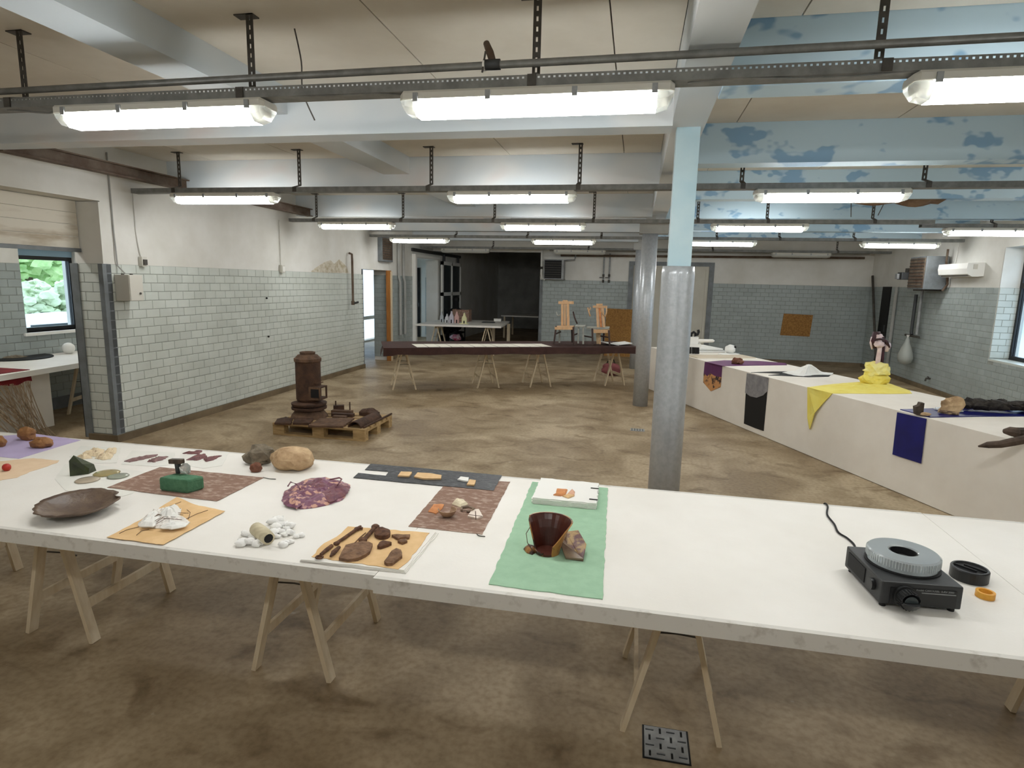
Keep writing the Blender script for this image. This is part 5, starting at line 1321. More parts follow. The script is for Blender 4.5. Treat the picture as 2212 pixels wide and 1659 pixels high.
# ------------------------------------------------------------------ long box table draped in white, on the right
F0 = Vector((0.30, 11.08, 0)); bd = Vector((0.394, -0.919, 0)).normalized(); bn = Vector((0.919, 0.394, 0)).normalized()
BL2, BW, BZ = 7.7, 1.1, 0.76
def BX(s_, t_, z_): return F0 + bd * s_ + bn * t_ + Vector((0, 0, z_))
def st_(u, v, z_=BZ):
    q = G(u, v, z_) - F0; return q.dot(bd), q.dot(bn)
def face(u, v):
    d_ = ray(u, v); o_ = Vector((0, 0, CAM_H))
    k = ((F0 - o_).x * bn.x + (F0 - o_).y * bn.y) / (d_.x * bn.x + d_.y * bn.y)
    q = o_ + d_ * k; return (q - F0).dot(bd), q.z
M['white_cloth'] = mat('white_table_fabric', (238, 232, 222), (230, 223, 212), sc=2, rough=0.85)
t = thing('draped_table', 'long table boxed in white fabric down to the floor', 'table', BX(BL2 / 2, BW / 2, 0))
quadprism([BX(0, 0, 0), BX(BL2, 0, 0), BX(BL2, BW, 0), BX(0, BW, 0)], 0.745, BZ).build('table_surface', 'white_cloth', t)
def panel(a_, c_, z0, z1, n=40, seed=0):
    b = MB(); d_ = (c_ - a_); L_ = d_.length; d_ = d_.normalized(); nn_ = Vector((d_.y, -d_.x, 0))
    for i in range(n + 1):
        q = a_ + d_ * (L_ * i / n)
        w_ = 0.004 * noise.noise(Vector((i * 0.35, seed, 0)))
        for zz, k in ((z1, 0), (z0, 1)):
            b.v += [q + nn_ * (w_ * k) + Vector((0, 0, zz)), q + nn_ * (w_ * k - 0.012) + Vector((0, 0, zz))]
    for i in range(n):
        o_ = i * 4
        b.f += [(o_, o_ + 2, o_ + 6, o_ + 4), (o_ + 1, o_ + 5, o_ + 7, o_ + 3), (o_, o_ + 4, o_ + 5, o_ + 1), (o_ + 2, o_ + 3, o_ + 7, o_ + 6)]
    b.f += [(0, 1, 3, 2), (n * 4, n * 4 + 2, n * 4 + 3, n * 4 + 1)]
    return b
panel(BX(0, 0, 0), BX(BL2, 0, 0), 0.006, 0.746, 60, 1).build('front_drape', 'white_cloth', t)
panel(BX(BL2, 0.013, 0), BX(BL2, BW, 0), 0.006, 0.746, 10, 2).build('end_drape', 'white_cloth', t)
panel(BX(0, BW, 0), BX(0, 0.013, 0), 0.006, 0.746, 10, 3).build('end_drape', 'white_cloth', t)
panel(BX(BL2 - 0.013, BW, 0), BX(0.013, BW, 0), 0.006, 0.746, 30, 4).build('back_drape', 'white_cloth', t)
def face_prism(px, t0, t1):
    P = [face(u, v) for u, v in px]; n = len(P); b = MB()
    vs = [BX(s_, -t0, z_) for s_, z_ in P] + [BX(s_, -t1, z_) for s_, z_ in P]
    return vs, [tuple(range(n)), tuple(range(2 * n - 1, n - 1, -1))] + [(i, n + i, n + (i + 1) % n, (i + 1) % n) for i in range(n)]
def top_prism(px, z0, z1):
    return MB().prism([tuple(G(u, v, BZ)[:2]) for u, v in px], z0, z1)
# purple scarf
M['purple'] = mat('purple_orange_scarf', (92, 46, 92), (108, 56, 100), sc=5, rough=0.6)
M['scarf_end'] = mat('orange_scarf_print', (206, 150, 96), (60, 48, 48), sc=12, rough=0.6, lo=0.5, hi=0.6)
t = thing('printed_scarf', 'purple and orange printed scarf hanging over the white table', 'scarf', BX(1.8, 0.1, BZ))
b = top_prism([(1524, 782.5), (1565, 779), (1640, 780.5), (1697, 785), (1700, 789), (1620, 790), (1561, 791)], BZ + 0.0006, BZ + 0.006); b.build('scarf_top', 'purple', t)
vs, fs = face_prism([(1523.5, 781.5), (1560.5, 790), (1559, 815), (1545, 812), (1535, 806), (1529, 813), (1521, 806)], 0.002, 0.008); MB().add(vs, fs).build('scarf_drop', 'purple', t)
vs, fs = face_prism([(1521, 806), (1529, 813), (1535, 806), (1545, 812), (1559, 815), (1557, 836), (1536, 845), (1520, 826)], 0.002, 0.008); MB().add(vs, fs).build('scarf_print', 'scarf_end', t)
MB().blob(G(1593, 787, BZ) + Vector((0, 0, 0.045)), (0.085, 0.07, 0.05), 5, 0.3, 2, 3, flat=BZ + 0.0064).build('brown_stone', 'red_clay', label='brown stone lying on the purple scarf', cat='stone')
# black and grey veil
t = thing('black_veil', 'black cloth with grey translucent veil hanging to the floor', 'cloth', BX(3.0, -0.01, 0.02))
vs, fs = face_prism([(1614, 808), (1660.5, 818), (1649.8, 931), (1632, 925), (1607.5, 915)], 0.001, 0.005); MB().add(vs, fs).build('black_drop', 'black', t)
M['veil'] = mat('grey_veil', (150, 148, 150), (126, 124, 128), sc=14, rough=0.7)
vs, fs = face_prism([(1615, 806), (1661, 816), (1659, 845), (1650, 854), (1636, 859), (1622, 856), (1611, 848)], 0.006, 0.012); MB().add(vs, fs).build('grey_veil', 'veil', t)
t2 = thing('black_rag', 'spiky flat black rag on the white table under crumpled gauze', 'cloth', G(1715, 808, BZ + 0.001))
top_prism([(1622, 805), (1668, 803), (1700, 803), (1745, 808), (1798, 808), (1790, 814), (1745, 815), (1690, 812), (1660, 811), (1690, 808), (1655, 806)], BZ + 0.0008, BZ + 0.005).build('rag_flat', 'black', t2)
t3 = thing('white_gauze', 'crumpled white gauze peak on the black rag', 'cloth', G(1722, 808, BZ + 0.006))
bdp = [tuple(G(u, v, BZ)[:2]) for u, v in ((1690, 806), (1712, 802.5), (1740, 802), (1800, 807), (1796, 811), (1760, 811), (1735, 814), (1715, 812))]
MB().relief(ragged(bdp, 0.05, 0.01, 5), BZ + 0.0055, 0.15, 4, 6, 9, prof=lambda q_: max(0, 1 - 1.6 * q_) ** 1.1 + 0.06 * (1 - q_), nz=0.35).build('gauze_peak', 'white', t3)
# yellow cloth with the sculpture wrapped in it
M['yellow'] = mat('yellow_cloth', (246, 232, 124), (240, 220, 98), sc=6, rough=0.8)
t = thing('yellow_cloth', 'bright yellow cloth spread and hanging over the white table', 'cloth', BX(4.3, 0.3, BZ))
def Z2(zx, zy): return (1720 + zx * 0.14463, 700 + zy * 0.14463)
bdp = [tuple(G(*Z2(*q), BZ)[:2]) for q in ((172, 948), (420, 915), (700, 885), (990, 870), (1380, 890), (1700, 1000), (1730, 1040), (1500, 1045), (1100, 1043), (800, 1040), (545, 1040), (300, 985))]
MB().relief(ragged(bdp, 0.08, 0.008, 3), BZ + 0.0006, 0.035, 12, 5, 8, prof=lambda q_: 1 - q_ ** 2, nz=0.95).build('cloth_spread', 'yellow', t)
hang = [face(*Z2(*q)) for q in ((172, 945), (545, 1042), (420, 1180), (310, 1330), (240, 1560), (200, 1570), (172, 1400))]
b = MB(); n = len(hang)
b.add([BX(s_, -0.006 - (0.03 if i in (3, 4) else 0.012 if i == 2 else 0), z_ + (0.004 if i < 2 else 0)) for i, (s_, z_) in enumerate(hang)] + [BX(s_, -0.001 - (0.026 if i in (3, 4) else 0.008 if i == 2 else 0), z_ + (0.004 if i < 2 else 0)) for i, (s_, z_) in enumerate(hang)],
      [tuple(range(n)), tuple(range(2 * n - 1, n - 1, -1))] + [(i, n + i, n + (i + 1) % n, (i + 1) % n) for i in range(n)])
b.build('cloth_drop', 'yellow', t)
bc = G(*Z2(1170, 930), BZ); bc += Vector((0.03, 0.1, 0))
MB().blob(bc + Vector((0, 0, 0.07)), (0.145, 0.13, 0.085), 3, 0.22, 2.0, 3, flat=BZ + 0.02, ridge=0.15).build('cloth_bunch', 'yellow', t)
MB().blob(bc + Vector((0.01, 0, 0.17)), (0.135, 0.11, 0.1), 9, 0.3, 2.6, 3, ridge=0.2).build('cloth_bunch', mat('pale_yellow_cloth', (248, 240, 166), (242, 228, 130), sc=9, rough=0.8), t)
yb = bc.y
def YP(zx, zy, dy=0.0): return Y(*Z2(zx, zy), yb + dy)
M['pale_pink'] = mat('pale_pink_wax', (232, 214, 216), (214, 190, 194), sc=20, rough=0.5)
M['maroon'] = mat('maroon_leather', (66, 32, 42), (48, 24, 32), sc=15, rough=0.5)
t = thing('bone_sculpture', 'pale pink bone shaped sculpture with maroon straps rising from the yellow cloth', 'sculpture', bc + Vector((0, 0, 0.26)))
MB().tube([YP(1205, 660), YP(1225, 520), YP(1245, 380), YP(1240, 330)], [0.024, 0.026, 0.024, 0.03], 12).build('shaft', 'pale_pink', t, smooth=True)
MB().blob(YP(1235, 295, -0.01), (0.055, 0.045, 0.04), 4, 0.3, 2, 3).build('knob', 'pale_pink', t, smooth=True)
MB().blob(YP(1240, 190), (0.04, 0.036, 0.03), 7, 0.3, 2, 3).build('knob', 'pale_pink', t, smooth=True)
MB().tube([YP(1165, 360, 0.03), YP(1150, 250, 0.03), YP(1190, 150, 0.03), YP(1250, 150, 0.03)], [0.03, 0.042, 0.045, 0.03], 8).build('strap', 'maroon', t, smooth=True)
MB().tube([YP(1190, 230, -0.06), YP(1250, 225, -0.065), YP(1290, 225, -0.05)], 0.012, 8).build('strap', 'maroon', t, smooth=True)
MB().tube([YP(1290, 190, 0.0), YP(1300, 330, 0.02), YP(1285, 520, 0.02), YP(1265, 640, 0.02)], 0.02, 8).build('strap', 'maroon', t, smooth=True)
MB().tube([YP(1300, 220, 0.02), YP(1350, 270, 0.02), YP(1390, 350, 0.03)], [0.012, 0.022, 0.012], 8).build('strap', 'maroon', t, smooth=True)
MB().blob(YP(1345, 330, 0.05), (0.045, 0.03, 0.065), 9, 0.3, 2, 2).build('flap', 'pale_pink', t, smooth=True)
MB().tube([YP(1130, 190, 0.02), YP(1115, 280, 0.02), YP(1135, 375, 0.02)], [0.01, 0.016, 0.01], 8).build('flap', 'pale_pink', t, smooth=True)
# blue board with stones and charred wood
M['blue'] = mat('deep_blue_lacquer', (26, 30, 110), (20, 24, 92), sc=5, rough=0.35)
def Z3(zx, zy): return (1900 + zx * 0.14105, 820 + zy * 0.14105)
t = thing('blue_board', 'deep blue sheet folded over the edge of the white table', 'board', BX(5.6, 0.2, BZ))
top_prism([Z3(*q) for q in ((315, 465), (900, 447), (1700, 440), (2600, 470), (2600, 565), (1500, 570), (770, 585))], BZ + 0.0006, BZ + 0.008).build('board_top', 'blue', t)
vs, fs = face_prism([Z3(*q) for q in ((285, 500), (728, 600), (645, 1285), (212, 1145))], 0.004, 0.012); MB().add(vs, fs).build('board_drop', 'blue', t)
zz = BZ + 0.0086
p = G(*Z3(595, 545), zz); b = MB()
yq = p.y + 0.03
pr = [(540, 540), (530, 420), (590, 400), (610, 355), (665, 360), (650, 480), (645, 545)]
P = [Y(*Z3(*q), yq) for q in pr]; lowz = min(q.z for q in P)
P = [q + Vector((0, 0, zz + 0.0004 - lowz)) for q in P]; n = len(P)
b.add([q + Vector((0, -0.03, 0)) for q in P] + [q + Vector((0, 0.03, 0)) for q in P], [tuple(range(n)), tuple(range(2 * n - 1, n - 1, -1))] + [(i, n + i, n + (i + 1) % n, (i + 1) % n) for i in range(n)])
b.build('standing_stone', mat('grey_brown_stone', (92, 80, 70), (64, 56, 50), sc=20, rough=0.8), label='upright grey brown stone on the blue sheet', cat='stone')
rock('tan_stone', *Z3(1100, 535), 0.17, 0.15, 'tan_rock', 'lumpy tan stone standing on the blue sheet', zz, 14, 0.1, amp=0.4, ridge=0.2)
rock('flat_stone', *Z3(710, 555), 0.09, 0.03, 'tan_rock', 'small flat stone near the blue sheet edge', zz, 3, 0.06)
M['crystal_white'] = mat('white_crystals', (222, 228, 232), rough=0.2)
for i, q in enumerate(((900, 470), (1000, 490), (1220, 500))):
    rock('crystal_lump', *Z3(*q), 0.06, 0.025, 'crystal_white', ['white crystal crumbs left of the tan stone', 'white crystal crumbs just before the tan stone', 'white crystal crumbs right of the tan stone'][i], zz, 30 + i, 0.05, amp=0.5, cat='crystal')
M['char'] = mat('charred_wood', (66, 60, 55), (34, 32, 30), sc=16, rough=0.85, bump=0.9, bsc=30, c3=(84, 76, 68))
q7 = random.Random(17)
t = thing('charred_branch', 'charred black branch lying along the blue sheet', 'branch', G(*Z3(1700, 540), zz))
for pts, rs in (([(1270, 470), (1500, 480), (1800, 500), (2100, 510), (2400, 520)], [0.05, 0.06, 0.045, 0.06, 0.05]), ([(1280, 430), (1500, 410), (1750, 430), (2050, 470), (2300, 490)], [0.03, 0.035, 0.03, 0.035, 0.03]), ([(1750, 440), (1850, 400), (1950, 440)], [0.02, 0.03, 0.02])):
    P = [G(*Z3(*q), zz) + Vector((0, 0, r_ + 0.01)) for q, r_ in zip(pts, rs)]
    b = MB().tube(P, [r_ * 0.8 for r_ in rs], 9)
    for k in range(22):
        j_ = q7.uniform(0, len(P) - 1.01); i_ = int(j_); c_ = P[i_].lerp(P[i_ + 1], j_ - i_); r_ = rs[i_]
        b.blob(c_ + Vector((q7.uniform(-.02, .02), q7.uniform(-.02, .02), q7.uniform(-.01, .015))), (r_ * q7.uniform(.9, 1.8), r_ * .8, r_ * q7.uniform(.5, .9)), k, .5, 2.5, 2, flat=zz + 0.0006, ridge=.4)
    b.build('branch_wood', 'char', t)
t = thing('driftwood', 'forked brown driftwood reaching over the white table edge', 'branch', G(2180, 935, BZ))
def FT(zx, zy, t_):
    d_ = ray(*Z3(zx, zy)); o_ = Vector((0, 0, CAM_H)); f_ = F0 + bn * t_
    k = ((f_ - o_).x * bn.x + (f_ - o_).y * bn.y) / (d_.x * bn.x + d_.y * bn.y)
    return o_ + d_ * k
M['drift'] = mat('brown_driftwood', (100, 84, 72), (70, 58, 50), sc=14, rough=0.8, bump=0.5, bsc=30)
pl_ = lambda zx, zy, dz: (lambda q: Vector((q.x, q.y, max(BZ + dz, q.z))))(G(*Z3(zx, zy), BZ + dz))
MB().tube([pl_(1905, 790, 0.05), pl_(2000, 790, 0.06), pl_(2100, 810, 0.06), pl_(2250, 800, 0.06), pl_(2500, 830, 0.06)], [0.018, 0.035, 0.04, 0.035, 0.045], 9).build('upper_fork', 'drift', t)
MB().tube([FT(1512, 1022, -0.22), FT(1660, 1000, -0.2), FT(1850, 990, -0.16), FT(2050, 950, -0.1), FT(2200, 920, -0.03), FT(2500, 870, 0.12)], [0.006, 0.025, 0.028, 0.032, 0.032, 0.036], 9).build('lower_fork', 'drift', t)
# far end of the draped table
def Z1(zx, zy): return (1460 + zx * 0.18083, 680 + zy * 0.18083)
t = thing('foam_board', 'thin white boards with dark edges at the far end of the draped table', 'board', BX(0.6, 0.5, BZ))
for i, (s0, s1, t0, t1) in enumerate(((0.1, 0.8, 0.1, 1.0), (0.14, 0.77, 0.12, 0.98))):
    quadprism([BX(s0, t0, 0), BX(s1, t0, 0), BX(s1, t1, 0), BX(s0, t1, 0)], BZ + 0.0006 + i * 0.03, BZ + 0.006 + i * 0.03).build('dark_sheet', 'black', t)
    quadprism([BX(s0, t0, 0), BX(s1, t0, 0), BX(s1, t1, 0), BX(s0, t1, 0)], BZ + 0.006 + i * 0.03, BZ + 0.028 + i * 0.03).build('white_sheet', 'white', t)
quadprism([BX(1.25, 0.05, 0), BX(1.62, 0.05, 0), BX(1.62, 1.05, 0), BX(1.25, 1.05, 0)], BZ + 0.0006, BZ + 0.012).build('beige_board', mat('beige_board', (208, 194, 172), rough=0.7), label='beige board under the chainsaw sculpture', cat='board')
p = G(*Z1(225, 465), BZ + 0.0126); yq = p.y
t = thing('chainsaw_sculpture', 'white and black chainsaw like sculpture behind the blue column', 'sculpture', p)
def C1(zx, zy, dy=0.0):
    q = Y(*Z1(zx, zy), yq + dy); q.z = max(q.z, BZ + 0.0132); return q
a_, c_ = C1(160, 340), C1(268, 265)
MB().box((a_.x, yq - 0.07, a_.z), (c_.x, yq + 0.07, c_.z)).build('saw_body', 'white', t)
MB().tube([C1(265, 312), C1(440, 312), C1(460, 312)], [0.03, 0.026, 0.012], 8).build('guide_bar', 'white_paint', t)
MB().tube([C1(180, 260), C1(185, 225), C1(215, 205), C1(235, 225), C1(225, 248), C1(262, 235), C1(272, 205), C1(265, 180)], 0.021, 8).build('handle', 'black', t, smooth=True)
a_, c_ = C1(158, 378), C1(295, 345); MB().box((a_.x, yq - 0.1, a_.z), (c_.x, yq + 0.1, c_.z)).build('saw_shelf', 'white', t)
for zx in (172, 205, 235, 265): MB().bar(C1(zx, 380), C1(zx, 466), 0.035, 0.05).build('leg', 'black', t)
p = G(*Z1(645, 462), BZ); t = thing('white_ball', 'small white ball with dark spot near the far end of the draped table', 'ball', p)
MB().blob(p + Vector((0, 0, 0.075)), (0.085, 0.08, 0.072), 2, 0.12, 2, 3, flat=BZ + 0.0075).build('ball_body', 'white', t, smooth=True)
MB().blob(p + Vector((0.07, -0.03, 0.11)), (0.02, 0.02, 0.022), 5, 0.1, 2, 2).build('dark_spot', 'black', t, smooth=True)
top_prism([Z1(*q) for q in ((500, 468), (620, 445), (760, 470), (740, 482), (560, 480))], BZ + 0.0006, BZ + 0.007).build('crumpled_paper', 'white', label='white paper under the small white ball', cat='paper')
# ------------------------------------------------------------------ store end: table with house figurines
t = thing('store_table', 'white table in the dark store opening carrying house figurines', 'table', (-4.3, 15.7, 0))
quadprism([Vector((-5.42, 14.45, 0)), Vector((-3.27, 14.74, 0)), Vector((-3.5, 16.9, 0)), Vector((-5.42, 16.7, 0))], 0.715, 0.76).build('table_top', 'white_paint', t)
for i, (x, y) in enumerate(((-3.7, 15.1), (-5.0, 15.0))):
    o = copy_tree(tr1); o.location = (x, y, 0); o.rotation_euler = (0, 0, 0.12); tag(o, ['pine trestle under the store table, right', 'pine trestle under the store table, left'][i], 'trestle', 'trestles under the store table')
for x, y in ((-3.42, 16.4), (-3.9, 16.6)): MB().box((x - 0.04, y - 0.04, 0), (x + 0.04, y + 0.04, 0.714)).build('leg', 'pine', t)
figs = [((951, 958), (673, 696), (200, 205, 210), 'pale grey house figurine, leftmost on the store table'), ((962, 970), (678, 697), (226, 226, 232), 'white house figurine with arched door on the store table'), ((971, 980), (672, 698), (204, 198, 210), 'tallest pale lilac house figurine on the store table'),
        ((982.5, 991.6), (673, 698), (220, 178, 172), 'pink house figurine on the store table'), ((998, 1008), (676, 700), (226, 222, 176), 'pale yellow house figurine on a wide base')]
for i, ((u0, u1), (v0, v1), c, l) in enumerate(figs):
    p = G((u0 + u1) / 2, v1, 0.7605); w = Y(u1, v1, p.y).x - Y(u0, v1, p.y).x; h = Y((u0 + u1) / 2, v0, p.y).z - p.z
    m_ = mat('figurine_clay', c, rough=0.7)
    t = thing('house_figurine', l, 'figurine', p, 'house figurines on the store table')
    b = MB()
    zs = [(-w / 2, 0), (w / 2, 0), (w / 2, h * 0.55), (w * 0.2, h * 0.78), (w * 0.1, h), (-w * 0.1, h), (-w * 0.2, h * 0.78), (-w / 2, h * 0.55)]
    n = len(zs); b.add([p + Vector((x, -0.03, z_ + 0.0005)) for x, z_ in zs] + [p + Vector((x, 0.03, z_ + 0.0005)) for x, z_ in zs], [tuple(range(n)), tuple(range(2 * n - 1, n - 1, -1))] + [(k, n + k, n + (k + 1) % n, (k + 1) % n) for k in range(n)])
    b.build('house_front', m_, t)
    MB().box((p.x - w * 0.14, p.y - 0.032, p.z + 0.0008), (p.x + w * 0.14, p.y - 0.0302, p.z + h * 0.3)).build('doorway', 'black', t)
    if i == 4: MB().box((p.x - w * 0.95, p.y - 0.06, p.z + 0.0005), (p.x + w * 0.95, p.y + 0.06, p.z + 0.02)).build('base_block', m_, t)
p = G(996, 690, 0.7605)
t = thing('brown_crate', 'dark brown crate standing behind the house figurines', 'crate', (p.x, 15.9, 0.7605))
a_, c_ = Y(977, 697, 15.9), Y(1013, 669, 15.9)
for k in range(4):
    h_ = (c_.z - 0.7615) / 4
    MB().box((a_.x, 15.9, 0.7612 + k * h_), (c_.x, 15.92, 0.7612 + k * h_ + h_ * 0.93)).build('slat', 'brown_sheet', t)
for x in (a_.x + 0.01, c_.x - 0.03): MB().box((x, 15.921, 0.7612), (x + 0.02, 16.2, c_.z)).build('crate_side', 'brown_sheet', t)
t = thing('laptop', 'flat dark laptop on the store table', 'laptop', tuple(G(1045, 698, 0.761)[:2]) + (0.761,))
p = G(1055, 697, 0.761); MB().obox(p + Vector((0, 0, 0.008)), (0.34, 0.24, 0.014), rz=0.1).build('laptop_base', 'dark_steel', t); MB().obox(p + Vector((0.0, 0.0, 0.0165)), (0.3, 0.2, 0.003), rz=0.1).build('keyboard', 'black', t)
p = G(1075, 694, 0.761); t = thing('white_box', 'small white box on the store table', 'box', p)
MB().obox(p + Vector((0, 0, 0.035)), (0.2, 0.14, 0.068), rz=0.1, bev=0.004).build('box_body', 'white', t); MB().obox(p + Vector((0, 0, 0.0725)), (0.205, 0.145, 0.006), rz=0.1).build('lid', 'white_paint', t)
t = thing('store_table', 'second table deep in the dark store', 'table', (-3.4, 20.6, 0))
MB().box((-4.4, 19.8, 0.72), (-2.5, 21.4, 0.76)).build('table_top', 'white_paint', t)
for x in (-4.3, -2.6):
    for y in (19.9, 21.3): MB().box((x - 0.03, y - 0.03, 0), (x + 0.03, y + 0.03, 0.72)).build('leg', 'pine', t)
# seated person in the dark store
def seated_person(x, y, label):
    t = thing('person', label, 'person', (x, y, 0))
    J = {'pelvis': (0, 0, .52), 'waist': (0, 0, .68), 'chest': (0, -.02, .9), 'neck': (0, -.03, 1.08), 'head0': (0, -.05, 1.17), 'head1': (0, -.06, 1.28), 'head2': (0, -.05, 1.36)}
    V = list(J.values()); E_ = [(0, 1), (1, 2), (2, 3), (3, 4), (4, 5), (5, 6)]; Rr = [.15, .14, .15, .06, .075, .088, .06]
    def chain(start, pts, rs):
        prev = start
        for p_, r_ in zip(pts, rs):
            V.append(p_); Rr.append(r_); E_.append((prev, len(V) - 1)); prev = len(V) - 1
        return prev
    for s in (-1, 1):
        chain(2, [(s * .13, -.02, 1.0), (s * .2, -.02, .98), (s * .25, -.1, .80), (s * .2, -.34, .815)], [.07, .06, .048, .036])
        h = len(V) - 1
        chain(h, [(s * .19, -.4, .81), (s * .185, -.44, .805)], [.036, .032])
        hb = len(V) - 1
        for k, (dx, ln_) in enumerate(((-.03, .07), (-.01, .085), (.01, .09), (.03, .08))):
            chain(hb, [(s * .185 + dx, -.44 - ln_ * .5, .80), (s * .185 + dx, -.44 - ln_, .785)], [.010, .008])
        chain(h, [(s * .15, -.42, .805), (s * .13, -.45, .795)], [.011, .009])
        chain(0, [(s * .1, -.04, .5), (s * .13, -.42, .5), (s * .13, -.44, .1), (s * .13, -.56, .045)], [.09, .07, .05, .04])
    me = bpy.data.meshes.new('body'); me.from_pydata(V, E_, []); me.update()
    o = bpy.data.objects.new('body', me); COL.objects.link(o); o.parent = t
    o.modifiers.new('skin', 'SKIN'); sub = o.modifiers.new('sub', 'SUBSURF'); sub.levels = 2; sub.render_levels = 2
    for i, sv in enumerate(me.skin_vertices[0].data): sv.radius = (Rr[i], Rr[i]); sv.use_root = (i == 0)
    me.materials.append(mat('dark_clothes', (26, 27, 30), rough=0.9))
    b = MB(); b.blob(Vector((x, y - 0.03, 1.315)), (.095, .105, .105), 3, .08, 2, 3); b.build('hair', 'black', t, smooth=True)
    t.rotation_euler = (0, 0, 0)
    return t
pv = Y(986, 640, 17.25)
seated_person(pv.x, 17.25, 'person in dark clothes sitting in the unlit store')
t = thing('dark_chair', 'dark chair under the seated person', 'chair', (pv.x, 17.25, 0))
MB().box((pv.x - .22, 17.05, .33), (pv.x + .22, 17.47, .37)).build('seat', 'black', t)
MB().box((pv.x - .2, 17.48, .5), (pv.x + .2, 17.5, .9)).build('backrest', 'black', t)
for dx in (-.2, .2):
    for yy in (17.07, 17.48): MB().box((pv.x + dx - .015, yy - .015, 0), (pv.x + dx + .015, yy + .015, .33 if yy < 17.2 else .9)).build('leg', 'dark_steel', t)
p = G(985, 726, 0.3)
t = thing('coloured_bag', 'dark bag with pink and white print under the store table', 'bag', (p.x, p.y + 0.05, 0))
MB().blob((p.x, p.y + .05, .22), (.22, .14, .22), 4, .15, 2, 3, flat=0.001).build('bag_body', 'black', t, smooth=True)
MB().blob((p.x + .02, p.y - .06, .27), (.15, .06, .1), 8, .3, 3, 2).build('print_patch', mat('pink_print', (190, 70, 110), (226, 214, 224), sc=12, rough=.7), t, smooth=True)
p = G(1330, 765, 0.1)
t = thing('red_bag', 'reddish bag on the floor under the brown cloth table', 'bag', (p.x, 12.5, 0))
MB().blob((p.x, 12.5, .12), (.2, .13, .14), 6, .2, 2, 3, flat=0.001).build('bag_body', mat('dusty_red', (128, 70, 72), rough=.8), t, smooth=True)
MB().tube([(p.x - .1, 12.5, .2), (p.x - .05, 12.45, .33), (p.x + .05, 12.45, .33), (p.x + .1, 12.5, .2)], .012, 6).build('bag_strap', 'black', t, smooth=True)

# ------------------------------------------------------------------ things on and against the back wall
MB().add([(-.75, 15.93, 0.001), (-.03, 15.93, 0.001), (-.03, 15.955, 0.001), (-.75, 15.955, 0.001), (-.75, 16.12, 1.235), (-.03, 16.12, 1.225), (-.03, 16.145, 1.225), (-.75, 16.145, 1.235)],
         [(3, 2, 1, 0), (4, 5, 6, 7), (0, 1, 5, 4), (1, 2, 6, 5), (2, 3, 7, 6), (3, 0, 4, 7)]).build('cork_panel', 'osb', label='brown cork panel leaning behind the sculptural chairs', cat='panel')
MB().add([(3.64, YB - .024, 1.24), (4.32, YB - .024, 1.225), (4.29, YB - .024, .69), (3.6, YB - .024, .7), (3.64, YB - .006, 1.24), (4.32, YB - .006, 1.225), (4.29, YB - .006, .69), (3.6, YB - .006, .7)],
         [(0, 1, 2, 3), (7, 6, 5, 4), (0, 4, 5, 1), (1, 5, 6, 2), (2, 6, 7, 3), (3, 7, 4, 0)]).build('cork_panel', 'osb', label='small brown cork panel fixed on the tiled back wall', cat='panel')
def pipe(name, label, pts, r, m='galv', cat='pipe', group=None):
    return MB().tube(pts, r, 10).build(name, m, smooth=False, label=label, cat=cat, group=group)
t = thing('unit_heater', 'dark square fan heater hanging on the back wall', 'heater', (-2.1, 15.95, 1.98))
MB().obox((-2.13, 15.92, 2.215), (0.52, 0.3, 0.5), bev=0.01).build('heater_case', 'galv', t)
MB().box((-2.37, 15.755, 1.98), (-1.93, 15.768, 2.44)).build('fan_opening', 'black', t)
for k in range(7): MB().box((-2.36, 15.745, 2.01 + k * .06), (-1.94, 15.754, 2.02 + k * .06)).build('louvre', 'hanger', t)
MB().box((-2.39, 15.75, 1.955), (-1.87, 16.18, 1.968)).build('mount_shelf', 'galv', t)
t = thing('wall_pipe', 'white pipe going down the corner left of the back wall heater', 'pipe', (-2.5, 16.1, 1.95))
MB().tube([(-2.5, 16.1, 2.7), (-2.5, 16.1, 2.1), (-2.47, 16.1, 2.0), (-2.4, 16.06, 1.94)], .025, 10).build('pipe_run', 'white', t, smooth=True)
MB().tube([(-2.53, 16.1, 2.25), (-2.47, 16.1, 2.25)], .04, 10).build('valve', 'hanger', t)
for i, x in enumerate((-.87, -.72)):
    t = thing('wall_pipe', ['left of two thin pipes on the back wall', 'right of two thin pipes on the back wall'][i], 'pipe', (x, YB - .05, 1.9), 'twin pipes on the back wall')
    MB().tube([(x, YB - .05, 2.65), (x, YB - .05, 1.92)], .018, 8).build('pipe_run', 'galv', t)
    for z in (2.1, 1.95): MB().tube([(x, YB - .05, z - .05), (x, YB - .05, z + .02)], .028, 8).build('coupling', 'hanger', t)
    MB().bar((x - .1, YB - .06, 2.03), (x + .02, YB - .06, 2.03), .02, .02).build('valve_lever', 'hanger', t)
pipe('ceiling_pipe', 'brown rusty pipe running high along the back wall', [(-2.0, YB - .12, 2.58), (2.0, YB - .12, 2.6), (5.3, YB - .12, 2.62)], .03, 'rust_beam')
pipe('ceiling_pipe', 'pale pipe running above the rusty pipe at the back wall', [(-2.3, YB - .1, 2.72), (2.0, YB - .1, 2.73), (5.4, YB - .1, 2.74)], .035, 'plaster_grey')
pipe('heater_pipe', 'short grey pipe elbow at the right of the back heater', [(-1.86, 15.95, 2.45), (-1.62, 15.97, 2.47), (-1.6, 16.0, 2.56), (-1.6, 16.05, 2.6)], .018, 'galv')

